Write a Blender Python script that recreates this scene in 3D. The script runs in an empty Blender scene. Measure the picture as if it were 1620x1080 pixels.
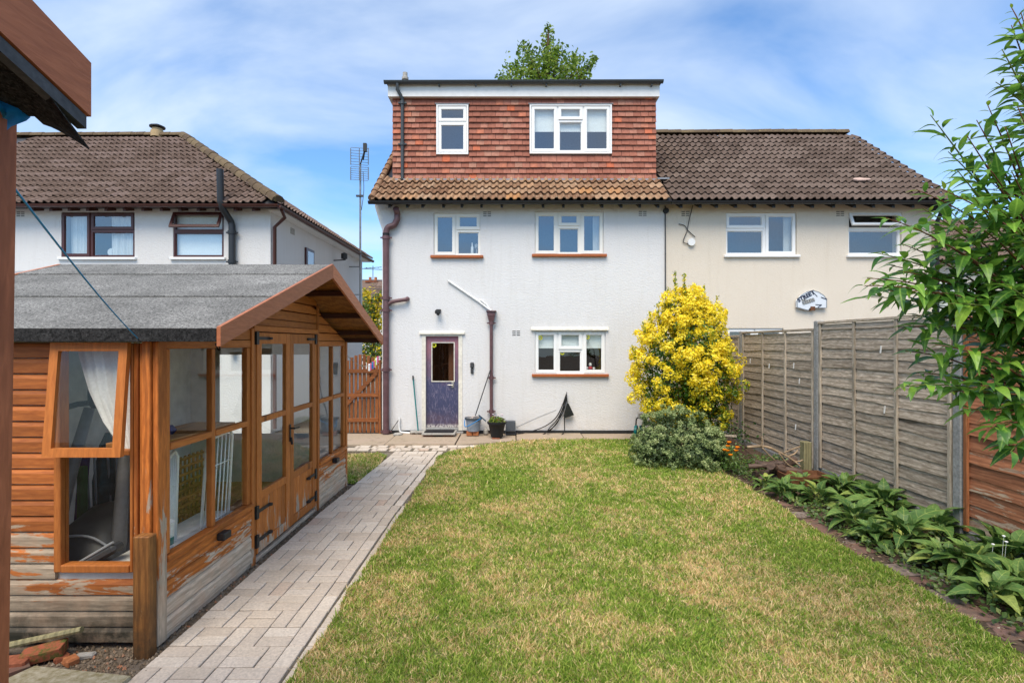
import bpy, math, random
import numpy as np
from mathutils import Vector, Matrix, noise as mnoise
R = math.radians
random.seed(7); rng = np.random.default_rng(7)
scene = bpy.context.scene
col = scene.collection

# ------------------------------------------------------------------ camera
EYE, FPX, HOR = 1.90, 810.0, 543.0          # eye height, focal length and horizon row measured from the photo
cam_d = bpy.data.cameras.new('camera'); cam = bpy.data.objects.new('camera', cam_d); col.objects.link(cam)
cam_d.sensor_width = 36; cam_d.lens = 18.0; cam_d.shift_y = 3.0/1620
cam_d.clip_start = 0.05; cam_d.clip_end = 2000
cam.location = (0, 0, EYE); cam.rotation_euler = (R(90), 0, 0)
scene.camera = cam

# ------------------------------------------------------------------ sky, sun, exposure
SUN_EL, SUN_AZ = 57.0, 196.0     # azimuth clockwise from +Y: behind the camera, to the left
w = bpy.data.worlds.new('World'); scene.world = w; w.use_nodes = True
nt = w.node_tree; nt.nodes.clear()
N = nt.nodes.new; L = nt.links.new
out = N('ShaderNodeOutputWorld'); bg = N('ShaderNodeBackground'); bg.inputs[1].default_value = 0.10
sky = N('ShaderNodeTexSky'); sky.sky_type = 'NISHITA'; sky.sun_disc = False
sky.sun_elevation = R(SUN_EL); sky.sun_rotation = R(SUN_AZ)
sky.altitude = 50; sky.air_density = 1.0; sky.dust_density = 0.6; sky.ozone_density = 2.0
tc = N('ShaderNodeTexCoord'); sep = N('ShaderNodeSeparateXYZ'); L(tc.outputs['Generated'], sep.inputs[0])
zz = N('ShaderNodeMath'); zz.operation = 'MAXIMUM'; zz.inputs[1].default_value = 0.0; L(sep.outputs[2], zz.inputs[0])
za = N('ShaderNodeMath'); za.operation = 'ADD'; za.inputs[1].default_value = 0.42; L(zz.outputs[0], za.inputs[0])
dx = N('ShaderNodeMath'); dx.operation = 'DIVIDE'; L(sep.outputs[0], dx.inputs[0]); L(za.outputs[0], dx.inputs[1])
dy = N('ShaderNodeMath'); dy.operation = 'DIVIDE'; L(sep.outputs[1], dy.inputs[0]); L(za.outputs[0], dy.inputs[1])
cmb = N('ShaderNodeCombineXYZ'); L(dx.outputs[0], cmb.inputs[0]); L(dy.outputs[0], cmb.inputs[1])
mp = N('ShaderNodeMapping'); mp.inputs['Rotation'].default_value = (0, 0, R(12)); mp.inputs['Scale'].default_value = (0.9, 1.7, 1)
mp.inputs['Location'].default_value = (7.3, 4.2, 0); L(cmb.outputs[0], mp.inputs[0])
n1 = N('ShaderNodeTexNoise'); n1.inputs['Scale'].default_value = 1.5; n1.inputs['Detail'].default_value = 6; n1.inputs['Roughness'].default_value = 0.52
n1.inputs['Distortion'].default_value = 0.5
L(mp.outputs[0], n1.inputs['Vector'])
cr = N('ShaderNodeValToRGB'); cr.color_ramp.elements[0].position = 0.37; cr.color_ramp.elements[1].position = 0.70
cr.color_ramp.elements[0].color = (0, 0, 0, 1); cr.color_ramp.elements[1].color = (0.92, 0.92, 0.92, 1); L(n1.outputs[0], cr.inputs[0])
mx = N('ShaderNodeMix'); mx.data_type = 'RGBA'; L(cr.outputs[0], mx.inputs[0]); tn = N('ShaderNodeMix'); tn.data_type = 'RGBA'; tn.blend_type = 'MULTIPLY'; tn.inputs[0].default_value = 1.0; tn.inputs[7].default_value = (0.98, 1.36, 1.64, 1); L(sky.outputs[0], tn.inputs[6]); L(tn.outputs[2], mx.inputs[6])
mx.inputs[7].default_value = (5.6, 6.4, 7.5, 1)
L(mx.outputs[2], bg.inputs[0]); L(bg.outputs[0], out.inputs[0])

sd = bpy.data.lights.new('sun', 'SUN'); sd.energy = 3.0; sd.angle = R(40); sd.color = (1.0, 0.88, 0.72)
sun = bpy.data.objects.new('sun', sd); col.objects.link(sun); sun.location = (0, -8, 14)
sv = Vector((math.sin(R(SUN_AZ))*math.cos(R(SUN_EL)), math.cos(R(SUN_AZ))*math.cos(R(SUN_EL)), math.sin(R(SUN_EL))))
sun.rotation_euler = (-sv).to_track_quat('-Z', 'Y').to_euler()
vs = scene.view_settings; vs.view_transform = 'Standard'; vs.look = 'None'; vs.exposure = 0.66; vs.gamma = 1.0; vs.use_curve_mapping = False
try:
    scene.cycles.max_bounces = 8; scene.cycles.transparent_max_bounces = 24; scene.cycles.use_denoising = True
    scene.cycles.caustics_reflective = False; scene.cycles.caustics_refractive = False
except Exception: pass

# ------------------------------------------------------------------ helpers
def P(px, py, Y):                      # a photo measurement at a known distance -> metres
    return Vector(((px-810)/FPX*Y, Y, EYE-(py-HOR)/FPX*Y))
def G(px, py):                         # a point on the ground
    Y = FPX*EYE/(py-HOR); return Vector(((px-810)/FPX*Y, Y, 0))
def wloc(o):
    v = Vector((0, 0, 0))
    while o is not None: v = v + o.location; o = o.parent
    return v
def tag(o, label=None, cat=None, group=None, kind=None):
    if label: o['label'] = label
    if cat: o['category'] = cat
    if group: o['group'] = group
    if kind: o['kind'] = kind
    return o
def thing(name, label, cat, loc=(0, 0, 0), group=None):
    o = bpy.data.objects.new(name, None); o.empty_display_size = .1; col.objects.link(o); o.location = loc
    return tag(o, label, cat, group)
def link(name, me, parent=None, loc=None, rot=None):
    o = bpy.data.objects.new(name, me); col.objects.link(o)
    if parent is not None: o.parent = parent
    if loc is not None: o.location = Vector(loc) - (wloc(parent) if parent is not None else Vector((0, 0, 0)))
    if rot is not None: o.rotation_euler = rot
    return o
class MB:
    """collects geometry in world metres; build() links it as one mesh object"""
    def __init__(s): s.v = []; s.f = []
    def add(s, v, f):
        k = len(s.v); s.v += [tuple(p) for p in v]; s.f += [tuple(i+k for i in q) for q in f]; return s
    def box(s, x0, x1, y0, y1, z0, z1, c=0.0, M=None):
        if c <= 0:
            v = [(x, y, z) for z in (z0, z1) for y in (y0, y1) for x in (x0, x1)]
            f = [(0, 2, 3, 1), (4, 5, 7, 6), (0, 1, 5, 4), (2, 6, 7, 3), (0, 4, 6, 2), (1, 3, 7, 5)]
        else:
            v = []; ix = {}
            X = (x0, x1); Y = (y0, y1); Z = (z0, z1)
            for a in (0, 1):
                for b in (0, 1):
                    for d in (0, 1):
                        sx, sy, sz = (c, -c)[a], (c, -c)[b], (c, -c)[d]
                        for m, p in enumerate(((X[a], Y[b]+sy, Z[d]+sz), (X[a]+sx, Y[b], Z[d]+sz), (X[a]+sx, Y[b]+sy, Z[d]))):
                            ix[a, b, d, m] = len(v); v.append(p)
            f = []
            for a in (0, 1):
                q = [ix[a, 0, 0, 0], ix[a, 1, 0, 0], ix[a, 1, 1, 0], ix[a, 0, 1, 0]]; f.append(q[::-1] if a == 0 else q)
                q = [ix[0, a, 0, 1], ix[1, a, 0, 1], ix[1, a, 1, 1], ix[0, a, 1, 1]]; f.append(q if a == 0 else q[::-1])
                q = [ix[0, 0, a, 2], ix[1, 0, a, 2], ix[1, 1, a, 2], ix[0, 1, a, 2]]; f.append(q[::-1] if a == 0 else q)
            for a in (0, 1):
                for b in (0, 1):
                    f.append((ix[a, b, 0, 0], ix[a, b, 0, 1], ix[a, b, 1, 1], ix[a, b, 1, 0]))
                    f.append((ix[a, 0, b, 0], ix[a, 0, b, 2], ix[a, 1, b, 2], ix[a, 1, b, 0]))
                    f.append((ix[0, a, b, 1], ix[0, a, b, 2], ix[1, a, b, 2], ix[1, a, b, 1]))
                    for d in (0, 1): f.append((ix[a, b, d, 0], ix[a, b, d, 1], ix[a, b, d, 2]))
        if M is not None: v = [M @ Vector(p) for p in v]
        return s.add(v, f)
    def bar(s, a, b, wd, th, up=(0, 0, 1), c=0.0):
        a, b = Vector(a), Vector(b); d = b-a; l = d.length; d.normalize()
        u = Vector(up); u = u-d*u.dot(d)
        if u.length < 1e-5: u = Vector((1, 0, 0)) if abs(d.x) < .9 else Vector((0, 1, 0)); u = u-d*u.dot(d)
        u.normalize(); r = d.cross(u)
        M = Matrix((( d.x, r.x, u.x, a.x), (d.y, r.y, u.y, a.y), (d.z, r.z, u.z, a.z), (0, 0, 0, 1)))
        return s.box(0, l, -wd/2, wd/2, -th/2, th/2, c, M)
    def tube(s, pts, r, n=8, cap=True):
        pts = [Vector(p) for p in pts]; rr = r if isinstance(r, (list, tuple)) else [r]*len(pts)
        v = []; f = []; pu = None
        for i, p in enumerate(pts):
            d = (pts[min(i+1, len(pts)-1)]-pts[max(i-1, 0)])
            if d.length < 1e-7: d = Vector((0, 0, 1))
            d.normalize()
            if pu is None:
                pu = Vector((0, 0, 1)) if abs(d.z) < .9 else Vector((1, 0, 0))
            u = pu-d*pu.dot(d); u.normalize(); pu = u; t = d.cross(u)
            for k in range(n):
                a = 2*math.pi*k/n; v.append(p+(u*math.cos(a)+t*math.sin(a))*rr[i])
        for i in range(len(pts)-1):
            for k in range(n):
                f.append((i*n+k, i*n+(k+1) % n, (i+1)*n+(k+1) % n, (i+1)*n+k))
        if cap: f.append(tuple(range(n))[::-1]); f.append(tuple(range((len(pts)-1)*n, len(pts)*n)))
        return s.add(v, f)
    def lathe(s, c, prof, n=20):
        v = []; f = []
        for (r, z) in prof:
            for k in range(n):
                a = 2*math.pi*k/n; v.append((c[0]+r*math.cos(a), c[1]+r*math.sin(a), c[2]+z))
        for i in range(len(prof)-1):
            for k in range(n):
                f.append((i*n+k, i*n+(k+1) % n, (i+1)*n+(k+1) % n, (i+1)*n+k))
        return s.add(v, f)
    def prism(s, poly, a, b, axis='y'):
        """polygon (two other coords) extruded from a to b along axis"""
        def pt(p, t): return {'x': (t, p[0], p[1]), 'y': (p[0], t, p[1]), 'z': (p[0], p[1], t)}[axis]
        n = len(poly); v = [pt(p, a) for p in poly]+[pt(p, b) for p in poly]
        f = [tuple(range(n))[::-1], tuple(range(n, 2*n))]+[(i, (i+1) % n, n+(i+1) % n, n+i) for i in range(n)]
        return s.add(v, f)
    def ring(s, x0, x1, z0, z1, wd, y0, y1):
        o = [(x0, z0), (x1, z0), (x1, z1), (x0, z1)]; i = [(x0+wd, z0+wd), (x1-wd, z0+wd), (x1-wd, z1-wd), (x0+wd, z1-wd)]
        v = [(p[0], y0, p[1]) for p in o+i]+[(p[0], y1, p[1]) for p in o+i]; f = []
        for k in range(4):
            m = (k+1) % 4
            f += [(k, m, 4+m, 4+k), (8+m, 8+k, 12+k, 12+m), (m, k, 8+k, 8+m), (4+k, 4+m, 12+m, 12+k)]
        return s.add(v, f)
    def mesh(s, name, mat, base=(0, 0, 0), smooth=False):
        me = bpy.data.meshes.new(name); b = Vector(base)
        me.from_pydata([(p[0]-b.x, p[1]-b.y, p[2]-b.z) for p in s.v], [], s.f); me.materials.append(mat)
        if smooth: me.polygons.foreach_set('use_smooth', [True]*len(me.polygons))
        me.update(); return me
    def build(s, name, mat, parent=None, smooth=False, auto=None):
        b = wloc(parent) if parent is not None else Vector((0, 0, 0))
        me = s.mesh(name, mat, b, smooth or auto is not None)
        if auto is not None:
            try: me.set_sharp_from_angle(angle=R(auto))
            except Exception: pass
        return link(name, me, parent)
def solo(name, mb, mat, label, cat, group=None, base=None, smooth=False, auto=None):
    """a thing that is one mesh, its origin at its base"""
    if base is None:
        a = np.array(mb.v); base = ((a[:, 0].min()+a[:, 0].max())/2, (a[:, 1].min()+a[:, 1].max())/2, a[:, 2].min())
    me = mb.mesh(name, mat, base, smooth or auto is not None)
    if auto is not None:
        try: me.set_sharp_from_angle(angle=R(auto))
        except Exception: pass
    o = link(name, me); o.location = base
    return tag(o, label, cat, group)
def bez(a, b, c, n):
    a, b, c = Vector(a), Vector(b), Vector(c)
    return [a*(1-t)**2+b*2*t*(1-t)+c*t*t for t in [i/(n-1) for i in range(n)]]
def smooth_path(pts, n=6):
    pts = [Vector(p) for p in pts]; o = []
    for i in range(len(pts)-1):
        p0, p1, p2, p3 = pts[max(i-1, 0)], pts[i], pts[i+1], pts[min(i+2, len(pts)-1)]
        for k in range(n):
            t = k/n
            o.append(.5*((2*p1)+(p2-p0)*t+(2*p0-5*p1+4*p2-p3)*t*t+(3*p1-p0-3*p2+p3)*t**3))
    return o+[pts[-1]]

# ------------------------------------------------------------------ materials
class NT:
    def __init__(s, name):
        s.m = bpy.data.materials.new(name); s.m.use_nodes = True; s.t = s.m.node_tree
        s.b = s.t.nodes['Principled BSDF']; s.o = s.t.nodes['Material Output']
    def n(s, typ, **kw):
        x = s.t.nodes.new('ShaderNode'+typ)
        for k, v in kw.items():
            if k in x.inputs: x.inputs[k].default_value = v
            else: setattr(x, k, v)
        return x
    def l(s, a, b): s.t.links.new(a, b)
    def coord(s, kind='Object', scale=(1, 1, 1), jitter=0.0, rot=(0, 0, 0)):
        src = s.n('NewGeometry').outputs['Position'] if kind == 'World' else s.n('TexCoord').outputs[kind]
        if jitter:
            r = s.n('ObjectInfo').outputs['Random']; mu = s.n('Math', operation='MULTIPLY'); mu.inputs[1].default_value = jitter
            s.l(r, mu.inputs[0]); va = s.n('VectorMath', operation='ADD'); s.l(src, va.inputs[0]); s.l(mu.outputs[0], va.inputs[1]); src = va.outputs[0]
        mp = s.n('Mapping'); mp.inputs['Scale'].default_value = scale; mp.inputs['Rotation'].default_value = rot
        s.l(src, mp.inputs[0]); return mp.outputs[0]
    def noise(s, vec, scale, detail=4, rough=.55, dist=0.0):
        x = s.n('TexNoise', Scale=scale, Detail=detail, Roughness=rough, Distortion=dist); s.l(vec, x.inputs['Vector']); return x.outputs[0]
    def ramp(s, fac, stops):
        x = s.n('ValToRGB'); e = x.color_ramp.elements
        while len(e) < len(stops): e.new(.5)
        for i, (p, c) in enumerate(stops):
            e[i].position = p; e[i].color = (c, c, c, 1) if isinstance(c, (int, float)) else (*c, 1)
        s.l(fac, x.inputs[0]); return x.outputs[0]
    def mix(s, fac, a, b, mode='MIX'):
        x = s.n('Mix', data_type='RGBA', blend_type=mode)
        for sock, v in ((x.inputs[0], fac), (x.inputs[6], a), (x.inputs[7], b)):
            if hasattr(v, 'is_linked'): s.l(v, sock)
            elif isinstance(v, (int, float)): sock.default_value = v
            else: sock.default_value = (*v, 1)
        return x.outputs[2]
    def math(s, op, a, b=0.0, clamp=False):
        x = s.n('Math', operation=op, use_clamp=clamp)
        for k, v in ((0, a), (1, b)):
            if hasattr(v, 'is_linked'): s.l(v, x.inputs[k])
            else: x.inputs[k].default_value = v
        return x.outputs[0]
    def rnd(s): return s.n('ObjectInfo').outputs['Random']
    def hsv(s, colr, h=.5, sat=1.0, v=1.0):
        x = s.n('HueSaturation')
        for k, q in (('Hue', h), ('Saturation', sat), ('Value', v)):
            if hasattr(q, 'is_linked'): s.l(q, x.inputs[k])
            else: x.inputs[k].default_value = q
        s.l(colr, x.inputs['Color']); return x.outputs[0]
    def bump(s, h, strength=.3, dist=.01):
        x = s.n('Bump', Strength=strength, Distance=dist); s.l(h, x.inputs['Height']); s.l(x.outputs[0], s.b.inputs['Normal'])
    def fin(s, colr=None, rough=.7, spec=.3, **kw):
        if colr is not None:
            if hasattr(colr, 'is_linked'): s.l(colr, s.b.inputs['Base Color'])
            else: s.b.inputs['Base Color'].default_value = (*colr, 1)
        if hasattr(rough, 'is_linked'): s.l(rough, s.b.inputs['Roughness'])
        else: s.b.inputs['Roughness'].default_value = rough
        s.b.inputs['Specular IOR Level'].default_value = spec
        for k, v in kw.items(): s.b.inputs[k].default_value = v
        return s.m
def plain(name, c, rough=.5, spec=.4, metal=0.0, var=.12, scale=30, bump=.0):
    t = NT(name); v = t.coord('Object'); n = t.noise(v, scale, 4)
    n2 = t.noise(v, scale*.13, 3)
    f = t.ramp(n, [(.3, 0.0), (.7, 1.0)]); f2 = t.ramp(n2, [(.35, 0.0), (.7, 1.0)])
    c0 = tuple(x*(1-var) for x in c); c1 = tuple(min(1, x*(1+var*.7)) for x in c)
    cc = t.mix(f, c0, c1); cc = t.mix(t.math('MULTIPLY', f2, var*1.6), cc, tuple(x*.55 for x in c))
    if bump: t.bump(n, bump, .005)
    m = t.fin(cc, rough, spec); t.b.inputs['Metallic'].default_value = metal; return m
def render_mat(name, c, dirt):
    t = NT(name); v = t.coord('World')
    vs_ = t.coord('World', (1, 1, 3.2))
    a = t.noise(vs_, 24, 6, .62); b = t.noise(v, 90, 3, .6); big = t.noise(v, .9, 5, .6); st = t.noise(t.coord('World', (5, 5, .45)), 1.6, 5, .65)
    cc = t.mix(t.ramp(big, [(.3, 0.0), (.75, .35)]), c, tuple(x*q for x, q in zip(c, (.88, .87, .85))))
    cc = t.mix(t.ramp(st, [(.52, 0.0), (.8, .2)]), cc, dirt)
    z = t.n('SeparateXYZ'); t.l(v, z.inputs[0])
    low = t.math('MULTIPLY', t.ramp(z.outputs[2], [(.02, 1.0), (.55, 0.0)]), t.ramp(t.noise(v, 2.3, 5, .7), [(.4, 0.0), (.75, .75)]))
    cc = t.mix(low, cc, dirt)
    ft = t.noise(v, 55, 3); cc = t.mix(t.ramp(ft, [(.68, 0.0), (.78, .25)]), cc, tuple(x*.55 for x in c))
    t.bump(t.math('ADD', a, t.math('MULTIPLY', b, .5)), .5, .024)
    return t.fin(cc, .92, .15)
def upvc(name, c):
    t = NT(name); v = t.coord('Object'); n = t.noise(v, 3, 4)
    return t.fin(t.mix(t.ramp(n, [(.4, 0.0), (.8, .3)]), c, tuple(x*.82 for x in c)), .35, .45)
def tile_mat(name, stops, lichen=(.42, .38, .27), lamt=.25, sc=26):
    t = NT(name); v = t.coord('Object', jitter=31.0); r = t.rnd()
    base = t.ramp(r, stops)
    n = t.noise(v, sc, 5, .65); base = t.mix(t.ramp(n, [(.3, 0.0), (.75, .55)]), base, tuple(x*.45 for x in stops[0][1]))
    wv = t.coord('World'); li = t.math('MULTIPLY', t.ramp(t.noise(wv, 19, 5, .7), [(.56, 0.0), (.68, 1.0)]), t.ramp(t.noise(wv, 1.3, 3), [(.4, .15), (.65, 1.0)]))
    base = t.mix(t.math('MULTIPLY', li, lamt*2.2, True), base, lichen)
    t.bump(n, .35, .006); return t.fin(base, .9, .2)
def wood(name, axis, fresh, dark, bare=None, peel=0.0, zref=.8, zk=.6, rings=True, rough=.62, low_black=False, spec=.3):
    sc = {'x': (.16, 1, 1), 'y': (1, .16, 1), 'z': (1, 1, .16)}[axis]
    t = NT(name); v = t.coord('Object', sc, 17.0); w_ = t.coord('World')
    g = t.noise(v, 60, 5, .6, .6); big = t.noise(v, 9, 4, .55, 1.4)
    wv = t.n('TexWave', wave_type='BANDS', bands_direction={'x': 'Z', 'y': 'Z', 'z': 'X'}[axis], Scale=7.0, Distortion=9.0, Detail=3.0)
    wv.inputs['Detail Scale'].default_value = 1.3; t.l(v, wv.inputs['Vector'])
    c = t.mix(t.ramp(g, [(.3, 0.0), (.7, 1.0)]), dark, fresh)
    c = t.mix(t.math('MULTIPLY', t.ramp(wv.outputs[0], [(.2, 1.0), (.6, 0.0)]), (.45 if rings is True else rings)), c, tuple(x*.5 for x in dark))
    c = t.hsv(c, v=t.math('ADD', t.math('MULTIPLY', t.rnd(), .45), .78))
    kn = t.n('TexVoronoi', Scale=3.1); t.l(v, kn.inputs['Vector'])
    c = t.mix(t.ramp(kn.outputs['Distance'], [(.06, .8), (.13, 0.0)]), c, tuple(x*.3 for x in dark))
    if bare is not None:
        z = t.n('SeparateXYZ'); t.l(w_, z.inputs[0])
        hz = t.math('MULTIPLY', t.math('SUBTRACT', zref, z.outputs[2]), zk)
        sc2 = {'x': (.3, 1, 1.6), 'y': (1, .3, 1.6), 'z': (1.6, 1.6, .3)}[axis]
        pn = t.noise(t.coord('World', sc2), 9, 7, .68, .4)
        rr = t.math('MULTIPLY', t.math('SUBTRACT', t.rnd(), .5), .16)
        pk = t.math('ADD', t.math('ADD', pn, t.math('ADD', hz, peel)), rr)
        pm = t.ramp(pk, [(.56, 0.0), (.6, 1.0)])
        bc = t.mix(t.ramp(g, [(.3, 0.0), (.72, 1.0)]), tuple(x*.55 for x in bare), bare)
        bc = t.mix(t.math('MULTIPLY', t.ramp(wv.outputs[0], [(.15, 1.0), (.5, 0.0)]), .5), bc, tuple(x*.42 for x in bare))
        bc = t.mix(t.math('MULTIPLY', t.ramp(t.noise(w_, 5, 4), [(.45, 0.0), (.7, .6)]), 1.0), bc, tuple(a*.5+b*.3 for a, b in zip(bare, fresh)))
        c = t.mix(pm, c, bc)
        if low_black:
            lb = t.math('MULTIPLY', t.ramp(z.outputs[2], [(.08, 1.0), (.42, 0.0)]), t.ramp(t.noise(w_, 6, 5, .7), [(.3, 0.25), (.6, 1.0)]))
            c = t.mix(lb, c, (.025, .024, .016))
        t.bump(t.math('ADD', t.math('MULTIPLY', g, .6), t.math('MULTIPLY', pm, -.35)), .45, .004)
    else: t.bump(g, .4, .004)
    return t.fin(c, rough, spec)
def leafm(name, stops, rough=.42, trans=.25, spec=.4, attr=True):
    t = NT(name)
    if attr: f = t.n('Attribute', attribute_name='tint').outputs['Fac']
    else: f = t.rnd()
    c = t.ramp(f, stops)
    c = t.mix(t.ramp(t.noise(t.coord('Object'), 35, 3), [(.35, 0.0), (.75, .35)]), c, tuple(x*.5 for x in stops[0][1]))
    m = t.fin(c, rough, spec)
    tr = t.n('BsdfTranslucent'); t.l(t.hsv(c, v=1.5), tr.inputs[0]); ms = t.n('MixShader'); ms.inputs[0].default_value = trans
    t.l(t.b.outputs[0], ms.inputs[1]); t.l(tr.outputs[0], ms.inputs[2]); t.l(ms.outputs[0], t.o.inputs[0]); return m
def glass_mat(name, refl=.2, tint=(.965, .985, .98), rough=.0, ior=1.45):
    t = NT(name); t.t.nodes.remove(t.b)
    fr = t.n('Fresnel', IOR=ior); bf = t.n('NewGeometry').outputs['Backfacing']; k = t.math('MULTIPLY', t.math('ADD', fr.outputs[0], refl, True), t.math('SUBTRACT', 1.0, bf))
    gl = t.n('BsdfGlossy', Roughness=rough); gl.inputs['Color'].default_value = (.95, .97, 1, 1)
    v = t.coord('World'); n = t.noise(v, 2.2, 2); bp = t.n('Bump', Strength=.06, Distance=.02); t.l(n, bp.inputs['Height']); t.l(bp.outputs[0], gl.inputs['Normal'])
    tr = t.n('BsdfTransparent'); tr.inputs[0].default_value = (*tint, 1)
    ms = t.n('MixShader'); t.l(k, ms.inputs[0]); t.l(tr.outputs[0], ms.inputs[1]); t.l(gl.outputs[0], ms.inputs[2]); t.l(ms.outputs[0], t.o.inputs[0]); return t.m
def felt_mat(name, a, b):
    t = NT(name); v = t.coord('Object', jitter=9.0); n = t.noise(v, 95, 2, .7); n2 = t.noise(v, 62, 3, .75); n3 = t.noise(v, 2.2, 5, .6)
    c = t.mix(t.ramp(n2, [(.38, 0.0), (.64, 1.0)]), a, b)
    c = t.mix(t.ramp(n, [(.58, 0.0), (.66, .8)]), c, tuple(x*1.6 for x in b)); c = t.mix(t.ramp(n3, [(.35, .5), (.7, 0.0)]), c, tuple(x*.6 for x in a))
    t.bump(n2, .6, .004); return t.fin(c, .95, .1)

M = {}
M['white'] = render_mat('white_render', (.70, .69, .68), (.42, .39, .33))
M['cream'] = render_mat('cream_render', (.70, .625, .52), (.48, .39, .28))
M['white2'] = render_mat('old_white_render', (.70, .685, .66), (.46, .42, .37))
M['upvc'] = upvc('white_upvc', (.82, .82, .80)); M['upvc_cream'] = upvc('ivory_upvc', (.80, .78, .72)); M['upvc_brown'] = upvc('brown_upvc', (.07, .018, .014))
M['paint_cream'] = plain('cream_gloss_paint', (.74, .70, .60), .45, .4, var=.18, scale=14)
M['terracotta_sill'] = plain('terracotta_paint', (.40, .115, .035), .55, .3, var=.2)
M['glass'] = glass_mat('window_glass', .13); M['shed_glass'] = glass_mat('old_glass', .0, (.97, .98, .97), ior=1.42); M['door_glass'] = glass_mat('door_glass', .06)
M['dark'] = plain('dim_room', (.045, .042, .04), .9, .1); M['room'] = plain('grey_room', (.17, .18, .19), .9, .1); M['room_brown'] = plain('brown_room', (.06, .036, .024), .9, .1)
M['blind'] = plain('white_blind', (.86, .88, .86), .8, .1, var=.05); M['net'] = plain('net_curtain', (.72, .72, .70), .9, .1, var=.1, scale=60)
M['brown_tile'] = tile_mat('brown_concrete_tile', [(0, (.105, .073, .056)), (.5, (.15, .107, .085)), (1, (.20, .148, .12))], (.36, .31, .25), .2)
M['brown_tile2'] = tile_mat('pinkish_concrete_tile', [(0, (.145, .097, .073)), (.5, (.19, .13, .10)), (1, (.24, .17, .14))], (.42, .36, .30), .22)
M['clay_tile'] = tile_mat('lichen_clay_tile', [(0, (.20, .105, .06)), (.4, (.32, .19, .11)), (.75, (.42, .28, .18)), (1, (.46, .22, .08))], (.62, .53, .36), .42)
M['ridge'] = tile_mat('mortared_ridge', [(0, (.10, .07, .045)), (1, (.19, .14, .08))], (.32, .25, .10), .5)
M['hang'] = tile_mat('red_hanging_tile', [(0, (.30, .115, .078)), (.35, (.39, .15, .10)), (.7, (.44, .185, .13)), (.9, (.46, .235, .165)), (1, (.58, .15, .07))], (.34, .22, .17), .16, 14)
M['fascia'] = plain('white_fascia', (.78, .78, .76), .5, .3, var=.07, scale=9)
M['black_pvc'] = plain('black_plastic', (.022, .023, .025), .38, .4); M['grey_pvc'] = plain('slate_plastic', (.05, .06, .065), .45, .4)
M['maroon'] = plain('maroon_iron', (.135, .068, .072), .42, .4, var=.3, scale=8); M['brown_pvc'] = plain('brown_plastic', (.075, .025, .018), .4, .4)
M['lead'] = plain('lead_sheet', (.27, .29, .32), .55, .4, var=.25); M['iron'] = plain('black_iron', (.02, .02, .02), .5, .4, var=.3)
M['galv'] = plain('galvanised', (.32, .33, .33), .4, .5, .6, var=.25, scale=16); M['chrome'] = plain('worn_metal', (.5, .48, .44), .35, .5, .7)
ST, SD, BR = (.56, .19, .040), (.39, .12, .024), (.64, .52, .39)
for ax in 'xyz': M['stain_'+ax] = wood('stained_timber_'+ax, ax, ST, SD, BR, -.085, .42, .42, rings=.16)
M['board_x'] = wood('weathered_board_x', 'x', (.52, .17, .038), (.33, .095, .022), (.56, .44, .31), -.085, .98, .36, low_black=True, rings=.3)
M['board_y'] = wood('weathered_board_y', 'y', (.66, .21, .036), (.40, .115, .02), (.72, .59, .45), -.05, .55, .75)
M['corner_z'] = wood('weathered_corner', 'z', (.58, .185, .036), (.35, .10, .02), (.62, .50, .37), -.08, .95, .36)
M['barge'] = wood('barge_board_stain', 'y', (.56, .20, .09), (.42, .14, .06), rough=.55, rings=.1)
M['redwood'] = wood('shed_red_stain', 'y', (.60, .20, .085), (.44, .135, .055), rough=.5, rings=.1); M['redwood_z'] = wood('shed_red_stain_z', 'z', (.46, .145, .065), (.30, .09, .04), (.6, .48, .4), -.27, 0, 0, rough=.5)
M['ply'] = wood('roof_boards', 'y', (.40, .17, .04), (.24, .09, .02)); M['beam'] = wood('dark_beam', 'x', (.10, .035, .018), (.06, .02, .012))
M['post'] = wood('old_post', 'z', (.44, .19, .05), (.25, .10, .028), (.55, .42, .26), -.12, .6, .2, low_black=True)
M['fence'] = wood('silvered_fence', 'y', (.66, .55, .43), (.26, .20, .14), rough=.85, rings=.38, spec=.15)
M['fence_z'] = wood('silvered_batten', 'z', (.60, .51, .40), (.32, .26, .19), rough=.85, spec=.15)
M['fence_red'] = wood('red_fence', 'y', (.50, .205, .10), (.32, .118, .055), (.60, .46, .32), -.03, .75, .3, rough=.75); M['fence_red_z'] = wood('red_batten', 'z', (.42, .16, .06), (.26, .09, .035), rough=.7)
M['gate'] = wood('gate_stain', 'z', (.31, .105, .026), (.18, .055, .016)); M['gate_x'] = wood('gate_stain_x', 'x', (.31, .105, .026), (.18, .055, .016))
M['paling'] = wood('green_post', 'z', (.36, .32, .17), (.2, .18, .09)); M['log'] = wood('dead_wood', 'x', (.13, .085, .06), (.06, .036, .026)); M['stick'] = wood('dry_stick', 'x', (.40, .29, .18), (.22, .15, .09))
M['inner'] = plain('dim_lining', (.72, .70, .66), .85, .1, var=.2, scale=6)
M['felt'] = felt_mat('mineral_felt', (.085, .085, .08), (.34, .335, .315)); M['felt_edge'] = felt_mat('dark_felt', (.012, .012, .012), (.05, .05, .05))
M['concrete'] = plain('concrete', (.33, .325, .31), .9, .15, var=.35, scale=45, bump=.4)
M['soil'] = plain('soil', (.115, .082, .058), .95, .1, var=.5, scale=35, bump=.9)
M['teal'] = plain('teal_plastic', (.0, .16, .155), .4, .4); M['blue'] = plain('blue_plastic', (.012, .20, .50), .35, .4, var=.3); M['bucket'] = plain('grey_bucket', (.25, .29, .34), .5, .35)
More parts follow.
